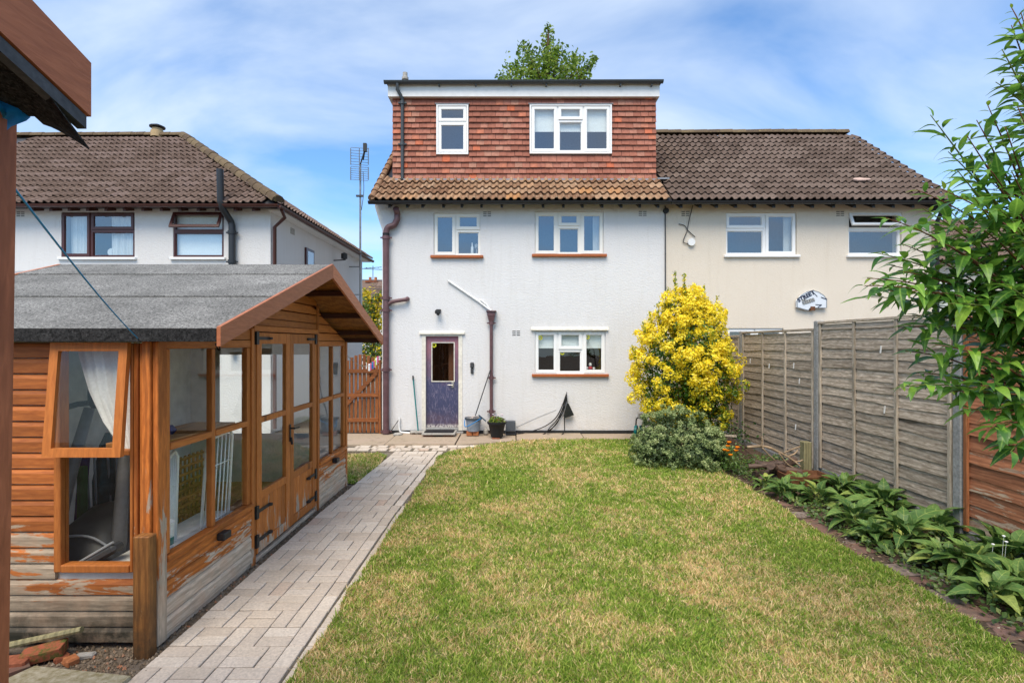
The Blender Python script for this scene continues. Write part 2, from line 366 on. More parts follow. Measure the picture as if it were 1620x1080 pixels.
M['black'] = plain('black_rubber', (.012, .012, .013), .55, .3); M['dgrey'] = plain('dark_grey_plastic', (.05, .052, .056), .45, .4); M['lgrey'] = plain('silver_plastic', (.35, .36, .37), .4, .4)
M['wplastic'] = plain('white_plastic', (.78, .78, .76), .4, .4, var=.06); M['brick'] = plain('red_brick', (.34, .115, .06), .9, .15, var=.4, scale=30, bump=.5); M['orange_brick'] = plain('orange_brick', (.45, .17, .07), .9, .15, var=.3, scale=30, bump=.5)
M['yellow'] = plain('yellow_print', (.55, .55, .03), .6, .2); M['red'] = plain('red_print', (.5, .03, .04), .5, .3); M['navy'] = plain('navy_print', (.015, .02, .05), .6, .2); M['stone'] = plain('limestone', (.42, .40, .36), .9, .1, var=.3, scale=20, bump=.4)
M['bark'] = plain('bark', (.12, .075, .045), .9, .1, var=.4, scale=50, bump=.5); M['twig'] = plain('red_twig', (.16, .065, .03), .7, .2, var=.3, scale=40); M['gtwig'] = plain('green_twig', (.14, .17, .035), .6, .2)
# ================================================================== setting: ground, path, patio, lawn, bed
t = NT('earth'); v = t.coord('World'); n = t.noise(v, 30, 6, .7); n2 = t.noise(v, 2, 4)
c = t.mix(t.ramp(n, [(.3, 0.0), (.7, 1.0)]), (.075, .055, .04), (.22, .175, .13)); c = t.mix(t.ramp(n2, [(.4, 0.0), (.7, .6)]), c, (.27, .235, .19)); t.bump(n, .9, .02); M['earth'] = t.fin(c, .95, .1)
def sheet(name, poly, z, mat, kind='structure'):
    mb = MB(); mb.add([(p[0], p[1], z) for p in poly], [tuple(range(len(poly)))]); o = mb.build(name, mat); return tag(o, kind=kind)
sheet('ground', [(-300, -60), (300, -60), (300, 600), (-300, 600)], -.004, M['earth'])

# --- block paved path
t = NT('paver_grey'); v = t.coord('Object', jitter=23.0); n = t.noise(v, 60, 5, .65); wv = t.coord('World'); big = t.noise(wv, 1.7, 5, .6)
c = t.ramp(t.rnd(), [(0, (.58, .49, .39)), (.3, (.66, .565, .465)), (.7, (.74, .65, .54)), (.96, (.64, .54, .43)), (1, (.62, .44, .33))])
c = t.mix(t.ramp(n, [(.35, .45), (.7, 0.0)]), c, (.24, .21, .18)); c = t.mix(t.ramp(big, [(.5, 0.0), (.75, .4)]), c, (.33, .27, .2))
sp = t.noise(wv, 42, 3); c = t.mix(t.ramp(sp, [(.68, 0.0), (.72, .6)]), c, (.16, .13, .1)); t.bump(n, .3, .004); M['paver'] = t.fin(c, .9, .15)
t = NT('joint_sand'); v = t.coord('World'); n = t.noise(v, 25, 5, .7); M['joint'] = t.fin(t.mix(t.ramp(n, [(.4, 0.0), (.65, 1.0)]), (.10, .085, .055), (.23, .195, .15)), .95, .1)
path = sheet('path', [(-2.14, 1.2), (-1.2, 1.2), (-1.2, 8.95), (-2.02, 8.95), (-2.14, 6)], .002, M['joint'])
PL = .212
def paver_mesh(a, b):
    mb = MB(); mb.box(-a/2, a/2, -b/2, b/2, -.03, .022, .004); return mb.mesh('paver', M['paver'])
pmH, pmV, pmE = paver_mesh(PL-.008, PL/2-.007), paver_mesh(PL/2-.007, PL-.008), paver_mesh(PL/2-.018, PL-.008)
def lay(me, x, y):
    link('paver', me, path, (x, y, random.uniform(-.003, .003)), (random.gauss(0, .008), random.gauss(0, .008), random.gauss(0, .010)))
y = 2.55; row = 0
while y < 8.9:
    sh = 0 if y < 5.5 else min(.10, (y-5.5)*.03)
    x = -2.14+sh; row += 1; pat = {0: 'VHVVHV', 1: 'HVHVV', 2: 'VVHVHV', 3: 'HVVHV'}[row % 4] if random.random() < .85 else random.choice(['VHVHVV', 'VVHHV', 'HVVVH'])
    k = 0
    for ch in pat:
        wd = PL if ch == 'H' else PL/2
        if x+wd > -1.29: break
        if ch == 'H':
            lay(pmH, x+PL/2, y+PL*.25); lay(pmH, x+PL/2, y+PL*.75)
        else: lay(pmV, x+PL/4, y+PL/2)
        x += wd
    while x+PL/2 <= -1.28: lay(pmV, x+PL/4, y+PL/2); x += PL/2
    lay(pmE, x+.008+PL/4, y+PL/2)
    y += PL
cross = sheet('path_crossing', [(-2.9, 8.97), (-.95, 8.97), (-.3, 9.42), (-2.9, 9.42)], .002, M['joint'])
for r_ in range(2):
    x = -2.85+.05*r_
    while x < -1.0+r_*.5:
        o = link('paver', pmH if (int(x*9)+r_) % 3 else pmV, cross, (x, 9.08+r_*.215, 0)); x += PL if o.data is pmH else PL/2
        if o.data is pmH: link('paver', pmH, cross, (o.location.x, 9.08+.107+r_*.215, 0))
        
# --- concrete patio along the house wall
t = NT('patio_concrete'); v = t.coord('World'); n = t.noise(v, 50, 5, .7); b_ = t.noise(v, 1.6, 6, .65)
c = t.mix(t.ramp(n, [(.3, 0.0), (.7, 1.0)]), (.30, .235, .165), (.43, .35, .26)); c = t.mix(t.ramp(b_, [(.42, 0.0), (.62, .75)]), c, (.40, .31, .24)); c = t.mix(t.ramp(t.noise(v, 5, 5, .7), [(.55, 0.0), (.7, .6)]), c, (.19, .15, .11))
t.bump(n, .5, .006); M['patio'] = t.fin(c, .92, .15)
patio = sheet('patio', [(-4.6, 9.42), (-.3, 9.42), (.1, 9.9), (3.1, 10.02), (3.1, 10.66), (-4.6, 10.66)], .004, M['joint'])
xs = [-3.6, -2.35, -1.05, .08, 1.42, 2.9]; f0 = [9.44, 9.44, 9.44, 9.9, 10.0]
for i in range(5):
    mb = MB(); a, b = xs[i]+.012, xs[i+1]-.012; f = f0[i]
    mb.prism([(a, f), (b, f+(.38 if i == 2 else 0.02)), (b, 10.6), (a, 10.6)], .002, .035+.012*(i % 2), 'z'); mb.build('paving_slab', M['patio'], patio)

# --- lawn
def wob(x, y, s=1.7, seed=0): return mnoise.noise(Vector((x*s, y*s, seed)))
LP = []
for y in np.arange(0.4, 8.6, .1): LP.append((-1.225+.06*wob(0, y, 2.2)+.05*wob(0, y, 6), y))
LP += [(-1.08, 8.85), (-.75, 9.2), (-.45, 9.5), (0.0, 9.82), (.6, 9.95)]
for x in np.arange(1.0, 2.8, .3): LP.append((x, 9.98+.03*wob(x, 3, 3)))
LP += [(2.85, 9.6), (3.0, 8.8), (3.1, 8.0)]
for y in np.arange(7.5, .3, -.2): LP.append((3.03+.10*math.sin((y-4)*.55)*(.6)+.05*wob(5, y, 1.4)+(.1 if y < 4.3 else 0), y))
def in_poly(px, py, poly):
    poly = np.array(poly); ins = np.zeros(len(px), bool); j = len(poly)-1
    for i in range(len(poly)):
        xi, yi = poly[i]; xj, yj = poly[j]
        c_ = ((yi > py) != (yj > py)) & (px < (xj-xi)*(py-yi)/(yj-yi+1e-12)+xi); ins ^= c_; j = i
    return ins
GREEN, DRY = [(0, (.11, .21, .022)), (.5, (.27, .41, .05)), (1, (.54, .60, .13))], [(0, (.58, .40, .17)), (1, (1.0, .80, .44))]
def patchy(t):
    v = t.coord('World'); a = t.noise(v, .8, 5, .62, .5); b = t.noise(v, 5.5, 5, .65); k = t.math('ADD', t.math('MULTIPLY', a, .60), t.math('MULTIPLY', b, .40))
    return t.ramp(k, [(.44, 0.0), (.62, 1.0)])
t = NT('lawn_thatch'); v = t.coord('World'); n = t.noise(v, 70, 5, .7)
M['thatch'] = t.fin(t.mix(patchy(t), t.mix(n, (.08, .11, .03), (.20, .23, .06)), t.mix(n, (.26, .19, .10), (.58, .45, .26))), .95, .1); t.bump(n, .8, .02)
t = NT('grass_blade'); tint = t.n('Attribute', attribute_name='tint').outputs['Fac']
pm_ = t.math('GREATER_THAN', t.math('ADD', t.math('MULTIPLY', patchy(t), .78), .06), t.n('Attribute', attribute_name='dry').outputs['Fac'])
c = t.mix(pm_, t.ramp(tint, GREEN), t.ramp(tint, DRY)); t.fin(c, .6, .25)
tr = t.n('BsdfTranslucent'); t.l(c, tr.inputs[0]); ms = t.n('MixShader'); ms.inputs[0].default_value = .42; t.l(t.b.outputs[0], ms.inputs[1]); t.l(tr.outputs[0], ms.inputs[2]); t.l(ms.outputs[0], t.o.inputs[0]); M['blade'] = t.m
def np_mesh(name, V, F, mat, attrs=None, smooth=False):
    """V (n,3), F (m,k) arrays of triangles or quads"""
    me = bpy.data.meshes.new(name); k = F.shape[1]
    me.vertices.add(len(V)); me.vertices.foreach_set('co', V.astype(np.float32).ravel())
    me.loops.add(F.size); me.loops.foreach_set('vertex_index', F.astype(np.int32).ravel())
    me.polygons.add(len(F)); me.polygons.foreach_set('loop_start', np.arange(0, F.size, k, dtype=np.int32))
    if smooth: me.polygons.foreach_set('use_smooth', np.ones(len(F), bool))
    for nm, ar in (attrs or {}).items():
        a = me.attributes.new(nm, 'FLOAT', 'POINT'); a.data.foreach_set('value', ar.astype(np.float32))
    me.materials.append(mat); me.update(); me.validate(); return me
def grass(name, poly, count, z0, base, hmin=.014, hmax=.036):
    poly_ = np.array(poly); lo, hi = poly_.min(0), poly_.max(0); lo[1] = max(lo[1], 2.3)
    xs, ys = [], []; n_ = 0
    while n_ < count:
        x = rng.uniform(lo[0], hi[0], count); u = rng.uniform(0, 1, count)
        y = 1/(1/lo[1]**.6+u*(1/hi[1]**.6-1/lo[1]**.6)); y = y**(1/.6)
        ok = in_poly(x, y, poly); xs.append(x[ok]); ys.append(y[ok]); n_ += ok.sum()
    x = np.concatenate(xs)[:count]; y = np.concatenate(ys)[:count]
    far = np.clip((y-2.5)/6, 0, 1); h = rng.uniform(hmin, hmax, count)*(1+.25*far); wd = rng.uniform(.0016, .0034, count)*(1+1.6*far)
    ed = np.array([mnoise.noise(Vector((a_*6, b_*6, 1)))+.7*mnoise.noise(Vector((a_*17, b_*17, 4))) for a_, b_ in zip(x, y)]); h *= np.clip(.95+.75*ed, .35, 1.8)
    a = rng.uniform(0, 2*np.pi, count); ln = rng.uniform(.2, 1.5, count)*h; b = rng.uniform(0, 2*np.pi, count)
    cx, cy = np.cos(a)*wd, np.sin(a)*wd; tx, ty = np.cos(b)*ln, np.sin(b)*ln
    z = np.full(count, z0)
    V = np.stack([np.stack([x-cx, y-cy, z], 1), np.stack([x+cx, y+cy, z], 1), np.stack([x+cx*.75+tx*.45, y+cy*.75+ty*.45, z+h*.62], 1), np.stack([x-cx*.75+tx*.45, y-cy*.75+ty*.45, z+h*.62], 1), np.stack([x+tx, y+ty, z+h], 1)], 1).reshape(-1, 3)
    i = np.arange(count)*5
    F = np.concatenate([np.stack([i, i+1, i+2], 1), np.stack([i, i+2, i+3], 1), np.stack([i+3, i+2, i+4], 1)])
    tint = np.repeat(rng.uniform(0, 1, count), 5); dry = np.repeat(rng.uniform(0, 1, count), 5)
    me = np_mesh(name, V, F, M['blade'], {'tint': tint, 'dry': dry}); o = link(name, me); return tag(o, kind='stuff')
sheet('lawn', LP, .027, M['thatch'])
LAWN = LP
g_ = grass('lawn_grass', LP, 270000, .027, None); tag(g_, 'short patchy green and straw coloured lawn grass', 'grass')
GP = [(-2.98, 6.98), (-2.12, 6.9), (-2.06, 7.8), (-2.1, 8.55), (-2.3, 8.8), (-2.75, 8.6), (-2.98, 7.9)]
sheet('grass_patch', GP, .008, M['thatch'])
g_ = grass('verge_grass', GP, 9000, .008, None, .02, .05); tag(g_, 'small tuft strip of green grass beyond the summerhouse', 'grass')
# --- flower bed and its brick edging
bed = sheet('flower_bed', [(3.08, 1.5), (4.4, 1.5), (4.4, 10.5), (2.6, 10.5), (2.6, 8.6), (3.05, 7.2)], .006, M['soil'])
t = NT('edging_brick'); v = t.coord('Object', jitter=11.0); n = t.noise(v, 40, 5, .7); c = t.ramp(t.rnd(), [(0, (.20, .10, .075)), (.6, (.26, .15, .12)), (1, (.25, .20, .17))])
c = t.mix(t.ramp(t.noise(t.coord('World'), 9, 5, .7), [(.45, 0.0), (.65, .8)]), c, (.13, .1, .07)); c = t.mix(t.ramp(n, [(.35, .4), (.7, 0.0)]), c, (.10, .08, .06)); t.bump(n, .6, .006); M['edge_brick'] = t.fin(c, .93, .1)
ebm = MB().box(-.10, .10, -.105, .105, -.04, .02, .006).mesh('edging_brick', M['edge_brick'])
for y in np.arange(2.7, 6.6, .225):
    if random.random() < .12: continue
    xx = 3.16+.10*math.sin((y-4)*.55)*.6+(.1 if y < 4.3 else 0)+.015*random.uniform(-1, 1)
    link('edging_brick', ebm, bed, (xx, y, random.uniform(-.016, .004)), (random.gauss(0, .05), random.gauss(0, .05), random.gauss(0, .10)))
# litter on the bed: dry leaf and chip mulch
K = 4200; x = rng.uniform(3.02, 4.3, K); y = rng.uniform(2.4, 8.4, K); a = rng.uniform(0, 6.28, K); s_ = rng.uniform(.006, .022, K); hz = rng.uniform(.004, .016, K)
V = np.stack([np.stack([x+np.cos(a)*s_, y+np.sin(a)*s_, hz+.012*rng.random(K)], 1), np.stack([x-np.sin(a)*s_*.5, y+np.cos(a)*s_*.5, hz+.004], 1), np.stack([x-np.cos(a)*s_, y-np.sin(a)*s_, hz+.008*rng.random(K)], 1), np.stack([x+np.sin(a)*s_*.5, y-np.cos(a)*s_*.5, hz], 1)], 1).reshape(-1, 3)
M['litter'] = leafm('dry_litter', [(0, (.10, .065, .04)), (.5, (.22, .14, .09)), (.85, (.36, .27, .18)), (1, (.55, .5, .42))], .8, .1, .1)
o = link('leaf_litter', np_mesh('leaf_litter', V, np.arange(K*4).reshape(-1, 4), M['litter'], {'tint': np.repeat(rng.random(K), 4)})); tag(o, 'dry brown leaf litter scattered on the flower bed', 'leaf litter', kind='stuff')

# ================================================================== house building blocks
def wall_front(name, parent, x0, x1, z0, z1, Y, th, holes, mat):
    """rendered wall facing the garden with real openings (x0,x1,z0,z1)"""
    xs = sorted({x0, x1, *[h[0] for h in holes], *[h[1] for h in holes]}); zs = sorted({z0, z1, *[h[2] for h in holes], *[h[3] for h in holes]})
    mb = MB()
    for i in range(len(xs)-1):
        for k in range(len(zs)-1):
            cx, cz = (xs[i]+xs[i+1])/2, (zs[k]+zs[k+1])/2
            if any(h[0] < cx < h[1] and h[2] < cz < h[3] for h in holes): continue
            a, b, c_, d = xs[i], xs[i+1], zs[k], zs[k+1]
            mb.add([(a, Y, c_), (b, Y, c_), (b, Y, d), (a, Y, d)], [(0, 1, 2, 3)]); mb.add([(a, Y+th, c_), (b, Y+th, c_), (b, Y+th, d), (a, Y+th, d)], [(3, 2, 1, 0)])
    for (a, b, c_, d) in holes:
        mb.add([(a, Y, c_), (a, Y+th, c_), (a, Y+th, d), (a, Y, d)], [(0, 1, 2, 3)]); mb.add([(b, Y, c_), (b, Y+th, c_), (b, Y+th, d), (b, Y, d)], [(3, 2, 1, 0)])
        mb.add([(a, Y, c_), (b, Y, c_), (b, Y+th, c_), (a, Y+th, c_)], [(0, 1, 2, 3)]); mb.add([(a, Y, d), (b, Y, d), (b, Y+th, d), (a, Y+th, d)], [(3, 2, 1, 0)])
    mb.add([(x0, Y, z0), (x0, Y+th, z0), (x0, Y+th, z1), (x0, Y, z1)], [(3, 2, 1, 0)]); mb.add([(x1, Y, z0), (x1, Y+th, z0), (x1, Y+th, z1), (x1, Y, z1)], [(0, 1, 2, 3)])
    mb.add([(x0, Y, z1), (x1, Y, z1), (x1, Y+th, z1), (x0, Y+th, z1)], [(0, 1, 2, 3)])
    return mb.build(name, mat, parent)
def window(parent, x0, x1, z0, z1, Y, lights, fm, room='room', blind=None, curtains=(), sill=None, glass='glass', rec=.045, sillw=.07):
    """lights: (u0,u1,v0,v1,kind) with kind f fixed, s sash, o top-hung sash held open"""
    yf = Y+rec; W, H = x1-x0, z1-z0; mb = MB(); todo = []
    for (u0, u1, v0, v1, kd) in lights:
        a, b, c_, d = x0+u0*W, x0+u1*W, z0+v0*H, z0+v1*H
        mb.ring(a, b, c_, d, .038, yf, yf+.065); todo.append((a, b, c_, d, kd))
    win = mb.build('window', fm, parent)
    for (a, b, c_, d, kd) in todo:
        if kd == 'f':
            MB().ring(a+.038, b-.038, c_+.038, d-.038, .014, yf+.016, yf+.04).build('glazing_bead', fm, win)
            MB().box(a+.047, b-.047, yf+.03, yf+.038, c_+.047, d-.047).build('pane', M[glass], win)
        elif kd == 's':
            MB().ring(a+.018, b-.018, c_+.018, d-.018, .052, yf-.02, yf-.001).build('sash', fm, win)
            MB().ring(a+.068, b-.068, c_+.068, d-.068, .012, yf-.008, yf+.02).build('glazing_bead', fm, win)
            MB().box(a+.072, b-.072, yf+.004, yf+.012, c_+.072, d-.072).build('pane', M[glass], win)
        else:
            ang = R(24); h = d-c_-.03; hz = d-.015
            def tilt(mb_):
                mb_.v = [(p[0], yf-.004+(p[1]-yf)*math.cos(ang)-(hz-p[2])*math.sin(ang), hz-(hz-p[2])*math.cos(ang)-(p[1]-yf)*math.sin(ang)) for p in mb_.v]; return mb_
            tilt(MB().ring(a+.012, b-.012, hz-h, hz, .055, yf-.035, yf)).build('open_sash', fm, win)
            tilt(MB().box(a+.06, b-.06, yf-.018, yf-.01, hz-h+.05, hz-.05)).build('pane', M[glass], win)
    mb = MB(); q = .75; yb = yf+.07
    mb.add([(x0-.3, yb+q, z0-.3), (x1+.3, yb+q, z0-.3), (x1+.3, yb+q, z1+.2), (x0-.3, yb+q, z1+.2)], [(0, 1, 2, 3)])
    for A, B in (((x0-.3, z0-.3), (x0-.3, z1+.2)), ((x1+.3, z1+.2), (x1+.3, z0-.3)), ((x0-.3, z1+.2), (x1+.3, z1+.2)), ((x1+.3, z0-.3), (x0-.3, z0-.3))):
        mb.add([(A[0], yb+.09, A[1]), (B[0], yb+.09, B[1]), (B[0], yb+q, B[1]), (A[0], yb+q, A[1])], [(0, 1, 2, 3)])
    mb.build('room', M[room], win)
    if blind: MB().box(x0+.02, x1-.02, yb+.02, yb+.03, z1-blind*H, z1-.01).build('blind', M['blind'], win)
    for (u0, u1) in curtains:
        mb = MB(); n_ = 26; a, b = x0+u0*W, x0+u1*W; vv = []
        for i in range(n_+1):
            xx = a+(b-a)*i/n_; yy = yb+.06+.022*math.sin(i*1.7)+.01*math.sin(i*.9)
            vv += [(xx, yy, z0-.05), (xx, yy-.006, z1+.02), (xx, yy+.004, z0-.05), (xx, yy-.002, z1+.02)]
        mb.add(vv, [(4*i, 4*i+4, 4*i+5, 4*i+1) for i in range(n_)]+[(4*i+2, 4*i+3, 4*i+7, 4*i+6) for i in range(n_)]); mb.build('curtain', M['net'], win, True)
    if sill == 'tile': MB().box(x0-.06, x1+.06, Y-.07, Y+rec, z0-.062, z0-.004, .008).build('sill', M['terracotta_sill'], win)
    elif sill: MB().box(x0-.05, x1+.05, Y-.06, Y+rec, z0-.055, z0-.003, .008).build('sill', sill, win)
    return win
def roman_tile(mat, w_=.30, l_=.37):
    """double-roman interlocking tile, local x across, y up the slope, z outwards"""
    xs, hs = [], []
    for r_ in range(2):
        x0 = -w_/2+r_*w_/2
        for u, h in ((0, .002), (.22, .0), (.40, .008), (.5, .030), (.64, .046), (.80, .043), (.92, .022)): xs.append(x0+u*w_/2); hs.append(h)
    xs.append(w_/2+.004); hs.append(.004); n_ = len(xs); v = []
    for k in range(n_): v += [(xs[k], 0, hs[k]+.050), (xs[k], l_, hs[k]), (xs[k], 0, hs[k]+.032), (xs[k], l_, hs[k]-.012)]
    f = []
    for k in range(n_-1):
        a, b = 4*k, 4*k+4; f += [(a, b, b+1, a+1), (a+2, b+2, b, a)]
    f += [(2, 0, 1, 3), (4*n_-2, 4*n_-1, 4*n_-3, 4*n_-4)]
    mb = MB(); mb.add(v, f); me = mb.mesh('roof_tile', mat, smooth=True)
    try: me.set_sharp_from_angle(angle=R(40))
    except Exception: pass
    return me
def slope_frame(o, ex, up):
    ex, up = Vector(ex).normalized(), Vector(up).normalized(); nz = ex.cross(up)
    return Matrix(((ex.x, up.x, nz.x), (ex.y, up.y, nz.y), (ex.z, up.z, nz.z))), Vector(o)
def tile_slope(roof, me, o, ex, up, width, length, gauge=.285, keep=None, limit=300, wv=.30, seed=0):
    Mx, o = slope_frame(o, ex, up); rot = Mx.to_euler(); pos = []
    nr = int(length/gauge)
    for r_ in range(nr):
        k = 0
        while (k+.5)*wv < width+.12:
            lx, ly = (k+.5)*wv, r_*gauge-.03; k += 1
            p = o+Mx @ Vector((lx, ly, .0))
            if keep and not keep(lx, ly): continue
            pos.append(p)
    pos.sort(key=lambda p: p.y)
    rnd = random.Random(seed)
    for p in pos[:limit]:
        q = Mx @ Vector((rnd.uniform(-.004, .004), rnd.uniform(-.007, .007), rnd.uniform(0, .005)))
        link('roof_tile', me, roof, p+q, rot)
    if pos[limit:]:
        mb = MB(); vs_ = [vv.co.copy() for vv in me.vertices]; fs = [tuple(pp.vertices) for pp in me.polygons]
        for p in pos[limit:]: mb.add([p+Mx @ vv for vv in vs_], fs)
        x = mb.build('roof_tile_field', me.materials[0], roof, auto=40); tag(x, kind='stuff')
def ridge_run(parent, a, b, mat, r=.11, ln=.34, name='ridge_tile'):
    a, b = Vector(a), Vector(b); d = b-a; n_ = max(1, int(round(d.length/ln))); st = d/n_; dn = d.normalized()
    side = dn.cross(Vector((0, 0, 1))).normalized(); up = side.cross(dn)
    mb = MB(); vs_ = []; S = 7
    for e, rr in ((-.01, r), (st.length+.015, r*1.08)):
        for k in range(S):
            t_ = math.pi*(k/(S-1)); vs_.append(dn*e+side*(math.cos(t_)*rr)+up*(math.sin(t_)*rr-.045))
    fs = [(k, k+1, S+k+1, S+k) for k in range(S-1)]+[tuple(range(S))[::-1], tuple(range(S, 2*S))]
    mb.add(vs_, fs); me = mb.mesh(name, mat, smooth=True)
    try: me.set_sharp_from_angle(angle=R(50))
    except Exception: pass
    for i in range(n_): link(name, me, parent, a+st*i+Vector((0, 0, random.uniform(-.006, .006))))
def gutter(name, parent, pts, mat, r=.055):
    """half-round gutter with end caps and joints"""
    a, b = Vector(pts[0]), Vector(pts[1]); d = (b-a).normalized(); side = d.cross(Vector((0, 0, 1))).normalized(); mb = MB(); S = 8; vs_ = []
    for p in (a, b):
        for rr in (r, r-.006):
            for k in range(S): t_ = math.pi*k/(S-1); vs_.append(p+side*math.cos(t_)*rr-Vector((0, 0, 1))*math.sin(t_)*rr)
    f = []
    for k in range(S-1): f += [(k, 2*S+k, 2*S+k+1, k+1), (S+k+1, 3*S+k+1, 3*S+k, S+k)]
    f += [tuple(range(S)), tuple(range(2*S, 3*S))[::-1], (0, S, 3*S, 2*S), (S-1, 3*S-1, 4*S-1, 2*S-1)]
    mb.add(vs_, f); ln = (b-a).length
    return mb.build(name, mat, parent, auto=40)
def downpipe(name, parent, pts, r, mat, collars=(), n=12):
    p = MB().tube(pts, r, n).build(name, mat, parent, auto=45)
    for c_ in collars:
        c_ = Vector(c_); mb = MB(); mb.lathe(c_, [(r, -.035), (r+.016, -.035), (r+.016, .035), (r, .035)], 14); mb.box(c_.x-r-.055, c_.x+r+.055, c_.y-.012, c_.y+.02, c_.z-.014, c_.z+.014); mb.build('collar', mat, p)
    return p
def vent(parent, x, z, Y):
    mb = MB()
    for i in range(2):
        for k in range(3): mb.box(x-.085+i*.09, x-.015+i*.09, Y-.004, Y+.01, z-.045+k*.04, z-.030+k*.04)
    return mb.build('air_vent', M['iron'], parent)
# ================================================================== the white house
WY = 10.61; S = FPX/WY
hx = lambda px: (px-810)/S
hz = lambda py: EYE-(py-HOR)/S
def rect(a, b, c_, d): return (hx(a), hx(b), hz(d), hz(c_))
HL, HR_, HE = -2.69, 3.165, 4.93           # left corner, party wall, wall top
house = thing('house', 'white rendered house with red tile-hung dormer and faded purple back door', 'house', (0.2, WY, 0))
w_ul, w_ur, w_k = rect(686, 760, 337, 404), rect(846, 955, 335, 402), rect(846, 958, 524, 591)
DX0, DX1, DZ0, DZ1 = hx(671), hx(728), .14, hz(529)
wall = wall_front('wall', house, HL, HR_, 0, HE, WY, .26, [w_ul, w_ur, w_k, (DX0, DX1, DZ0, DZ1)], M['white'])
mb = MB(); mb.prism([(WY+.262, 0), (WY+6.2, 0), (WY+6.2, HE), (WY+2.9, 7.45), (WY+.262, HE+.02)], HL, HL+.25, 'x'); mb.build('side_wall', M['white'], house)
MB().box(HL+.26, HR_-.01, WY+5.94, WY+6.19, 0, HE).build('front_wall', M['white'], house)
# flared brick corbel at the eaves, bitumen plinth
MB().prism([(HL-.001, 4.25), (HL-.001, HE), (HL-.17, HE), (HL-.15, 4.72), (HL-.06, 4.42)], WY+.003, WY+.4, 'y').build('eaves_corbel', M['white2'], house)
MB().box(HL+.004, HR_-.004, WY-.018, WY+.001, 0, .10).build('plinth', M['black_pvc'], house)
window(house, *w_ul, WY, [(0, .475, 0, 1, 's'), (.475, 1, .60, 1, 's'), (.475, 1, 0, .60, 'f')], M['upvc_cream'], sill='tile')
wr = window(house, *w_ur, WY, [(0, .335, 0, 1, 's'), (.335, .665, .66, 1, 's'), (.335, .665, 0, .66, 'f'), (.665, 1, 0, 1, 's')], M['upvc_cream'], curtains=((.86, .97), (.02, .06)), sill='tile')
wk = window(house, *w_k, WY, [(0, .325, 0, 1, 's'), (.325, .68, .56, 1, 's'), (.325, .68, 0, .56, 'f'), (.68, 1, 0, 1, 's')], M['upvc'], room='room_brown', blind=.40, sill='tile', glass='door_glass')
def canopy(x0, x1, z, parent): MB().prism([(WY+.002, z-.035), (WY-.055, z-.03), (WY-.05, z), (WY+.002, z+.035)], x0, x1, 'x').build('drip_lintel', M['paint_cream'], parent)
canopy(hx(840), hx(962), hz(520), wall); canopy(hx(664), hx(735), hz(526), wall)
def ringlet(parent, x, z, y, r=.042):
    mb = MB(); vs_ = []; n_ = 14
    for k in range(n_):
        a = 2*math.pi*k/n_; q = 1.0+.18*(k % 2)
        vs_ += [(x+math.cos(a)*r*q, y, z+math.sin(a)*r*q), (x+math.cos(a)*r*.5, y-.001, z+math.sin(a)*r*.5), (x+math.cos(a)*r*q, y+.002, z+math.sin(a)*r*q), (x+math.cos(a)*r*.5, y+.002, z+math.sin(a)*r*.5)]
    f = []
    for k in range(n_):
        a, b = 4*k, 4*((k+1) % n_); f += [(a, b, b+1, a+1), (a+2, a+3, b+3, b+2), (a, a+2, b+2, b), (a+1, b+1, b+3, a+3)]
    mb.add(vs_, f); mb.build('flower_sticker', M['yellow'], parent)
ringlet(wk, hx(855), hz(534), WY+.045); ringlet(wk, hx(890), hz(558), WY+.07); ringlet(wk, hx(930), hz(533), WY+.045)
# door
t = NT('faded_door_paint'); v = t.coord('World'); z = t.n('SeparateXYZ'); t.l(v, z.inputs[0]); n = t.noise(v, 3.2, 6, .65, .6)
zz_ = t.math('ADD', z.outputs[2], t.math('MULTIPLY', t.math('SUBTRACT', n, .5), .9))
c = t.ramp(t.math('MULTIPLY', zz_, .5), [(.08, (.10, .065, .09)), (.26, (.045, .05, .105)), (.52, (.055, .06, .125)), (.72, (.15, .08, .12)), (.92, (.29, .125, .155))])
sc_ = t.noise(t.coord('World', (3, 1, .8)), 8, 7, .72, 1.6); c = t.mix(t.ramp(sc_, [(.50, 0.0), (.66, .75)]), c, (.22, .19, .26)); s2 = t.noise(t.coord('World', (9, 1, 1.2)), 12, 6, .7, .8); c = t.mix(t.ramp(s2, [(.64, 0.0), (.72, .7)]), c, (.40, .36, .42)); ch = t.noise(v, 26, 4, .7)
lowm = t.math('MULTIPLY', t.ramp(z.outputs[2], [(.16, 1.0), (.24, 0.0)]), t.ramp(ch, [(.42, 0.0), (.5, 1.0)])); c = t.mix(lowm, c, (.62, .58, .52)); M['door'] = t.fin(c, .5, .35)
door = MB()
px0, px1, pz0, pz1 = hx(682), hx(719), hz(604), hz(541)
a, b, c0, d = DX0+.035, DX1-.035, DZ0+.02, DZ1-.035
for (p, q, r_, s_) in ((a, px0, c0, d), (px1, b, c0, d), (px0, px1, c0, pz0), (px0, px1, pz1, d)): door.box(p, q, WY+.05, WY+.095, r_, s_)
door = door.build('door', M['door'], house)
MB().ring(px0, px1, pz0, pz1, .018, WY+.038, WY+.06).build('glazing_bead', M['paint_cream'], door); MB().box(px0, px1, WY+.065, WY+.072, pz0, pz1).build('pane', M['door_glass'], door)
mb = MB(); hh = P(716, 609, WY); mb.box(hh.x-.028, hh.x+.022, WY+.03, WY+.05, hh.z-.06, hh.z+.06, .006); mb.tube([(hh.x, WY+.05, hh.z), (hh.x, WY-.005, hh.z), (hh.x-.10, WY-.01, hh.z+.005)], .011, 8); mb.build('door_handle', M['chrome'], door, auto=40)
ringlet(door, hx(686), hz(546), WY+.06, .045)
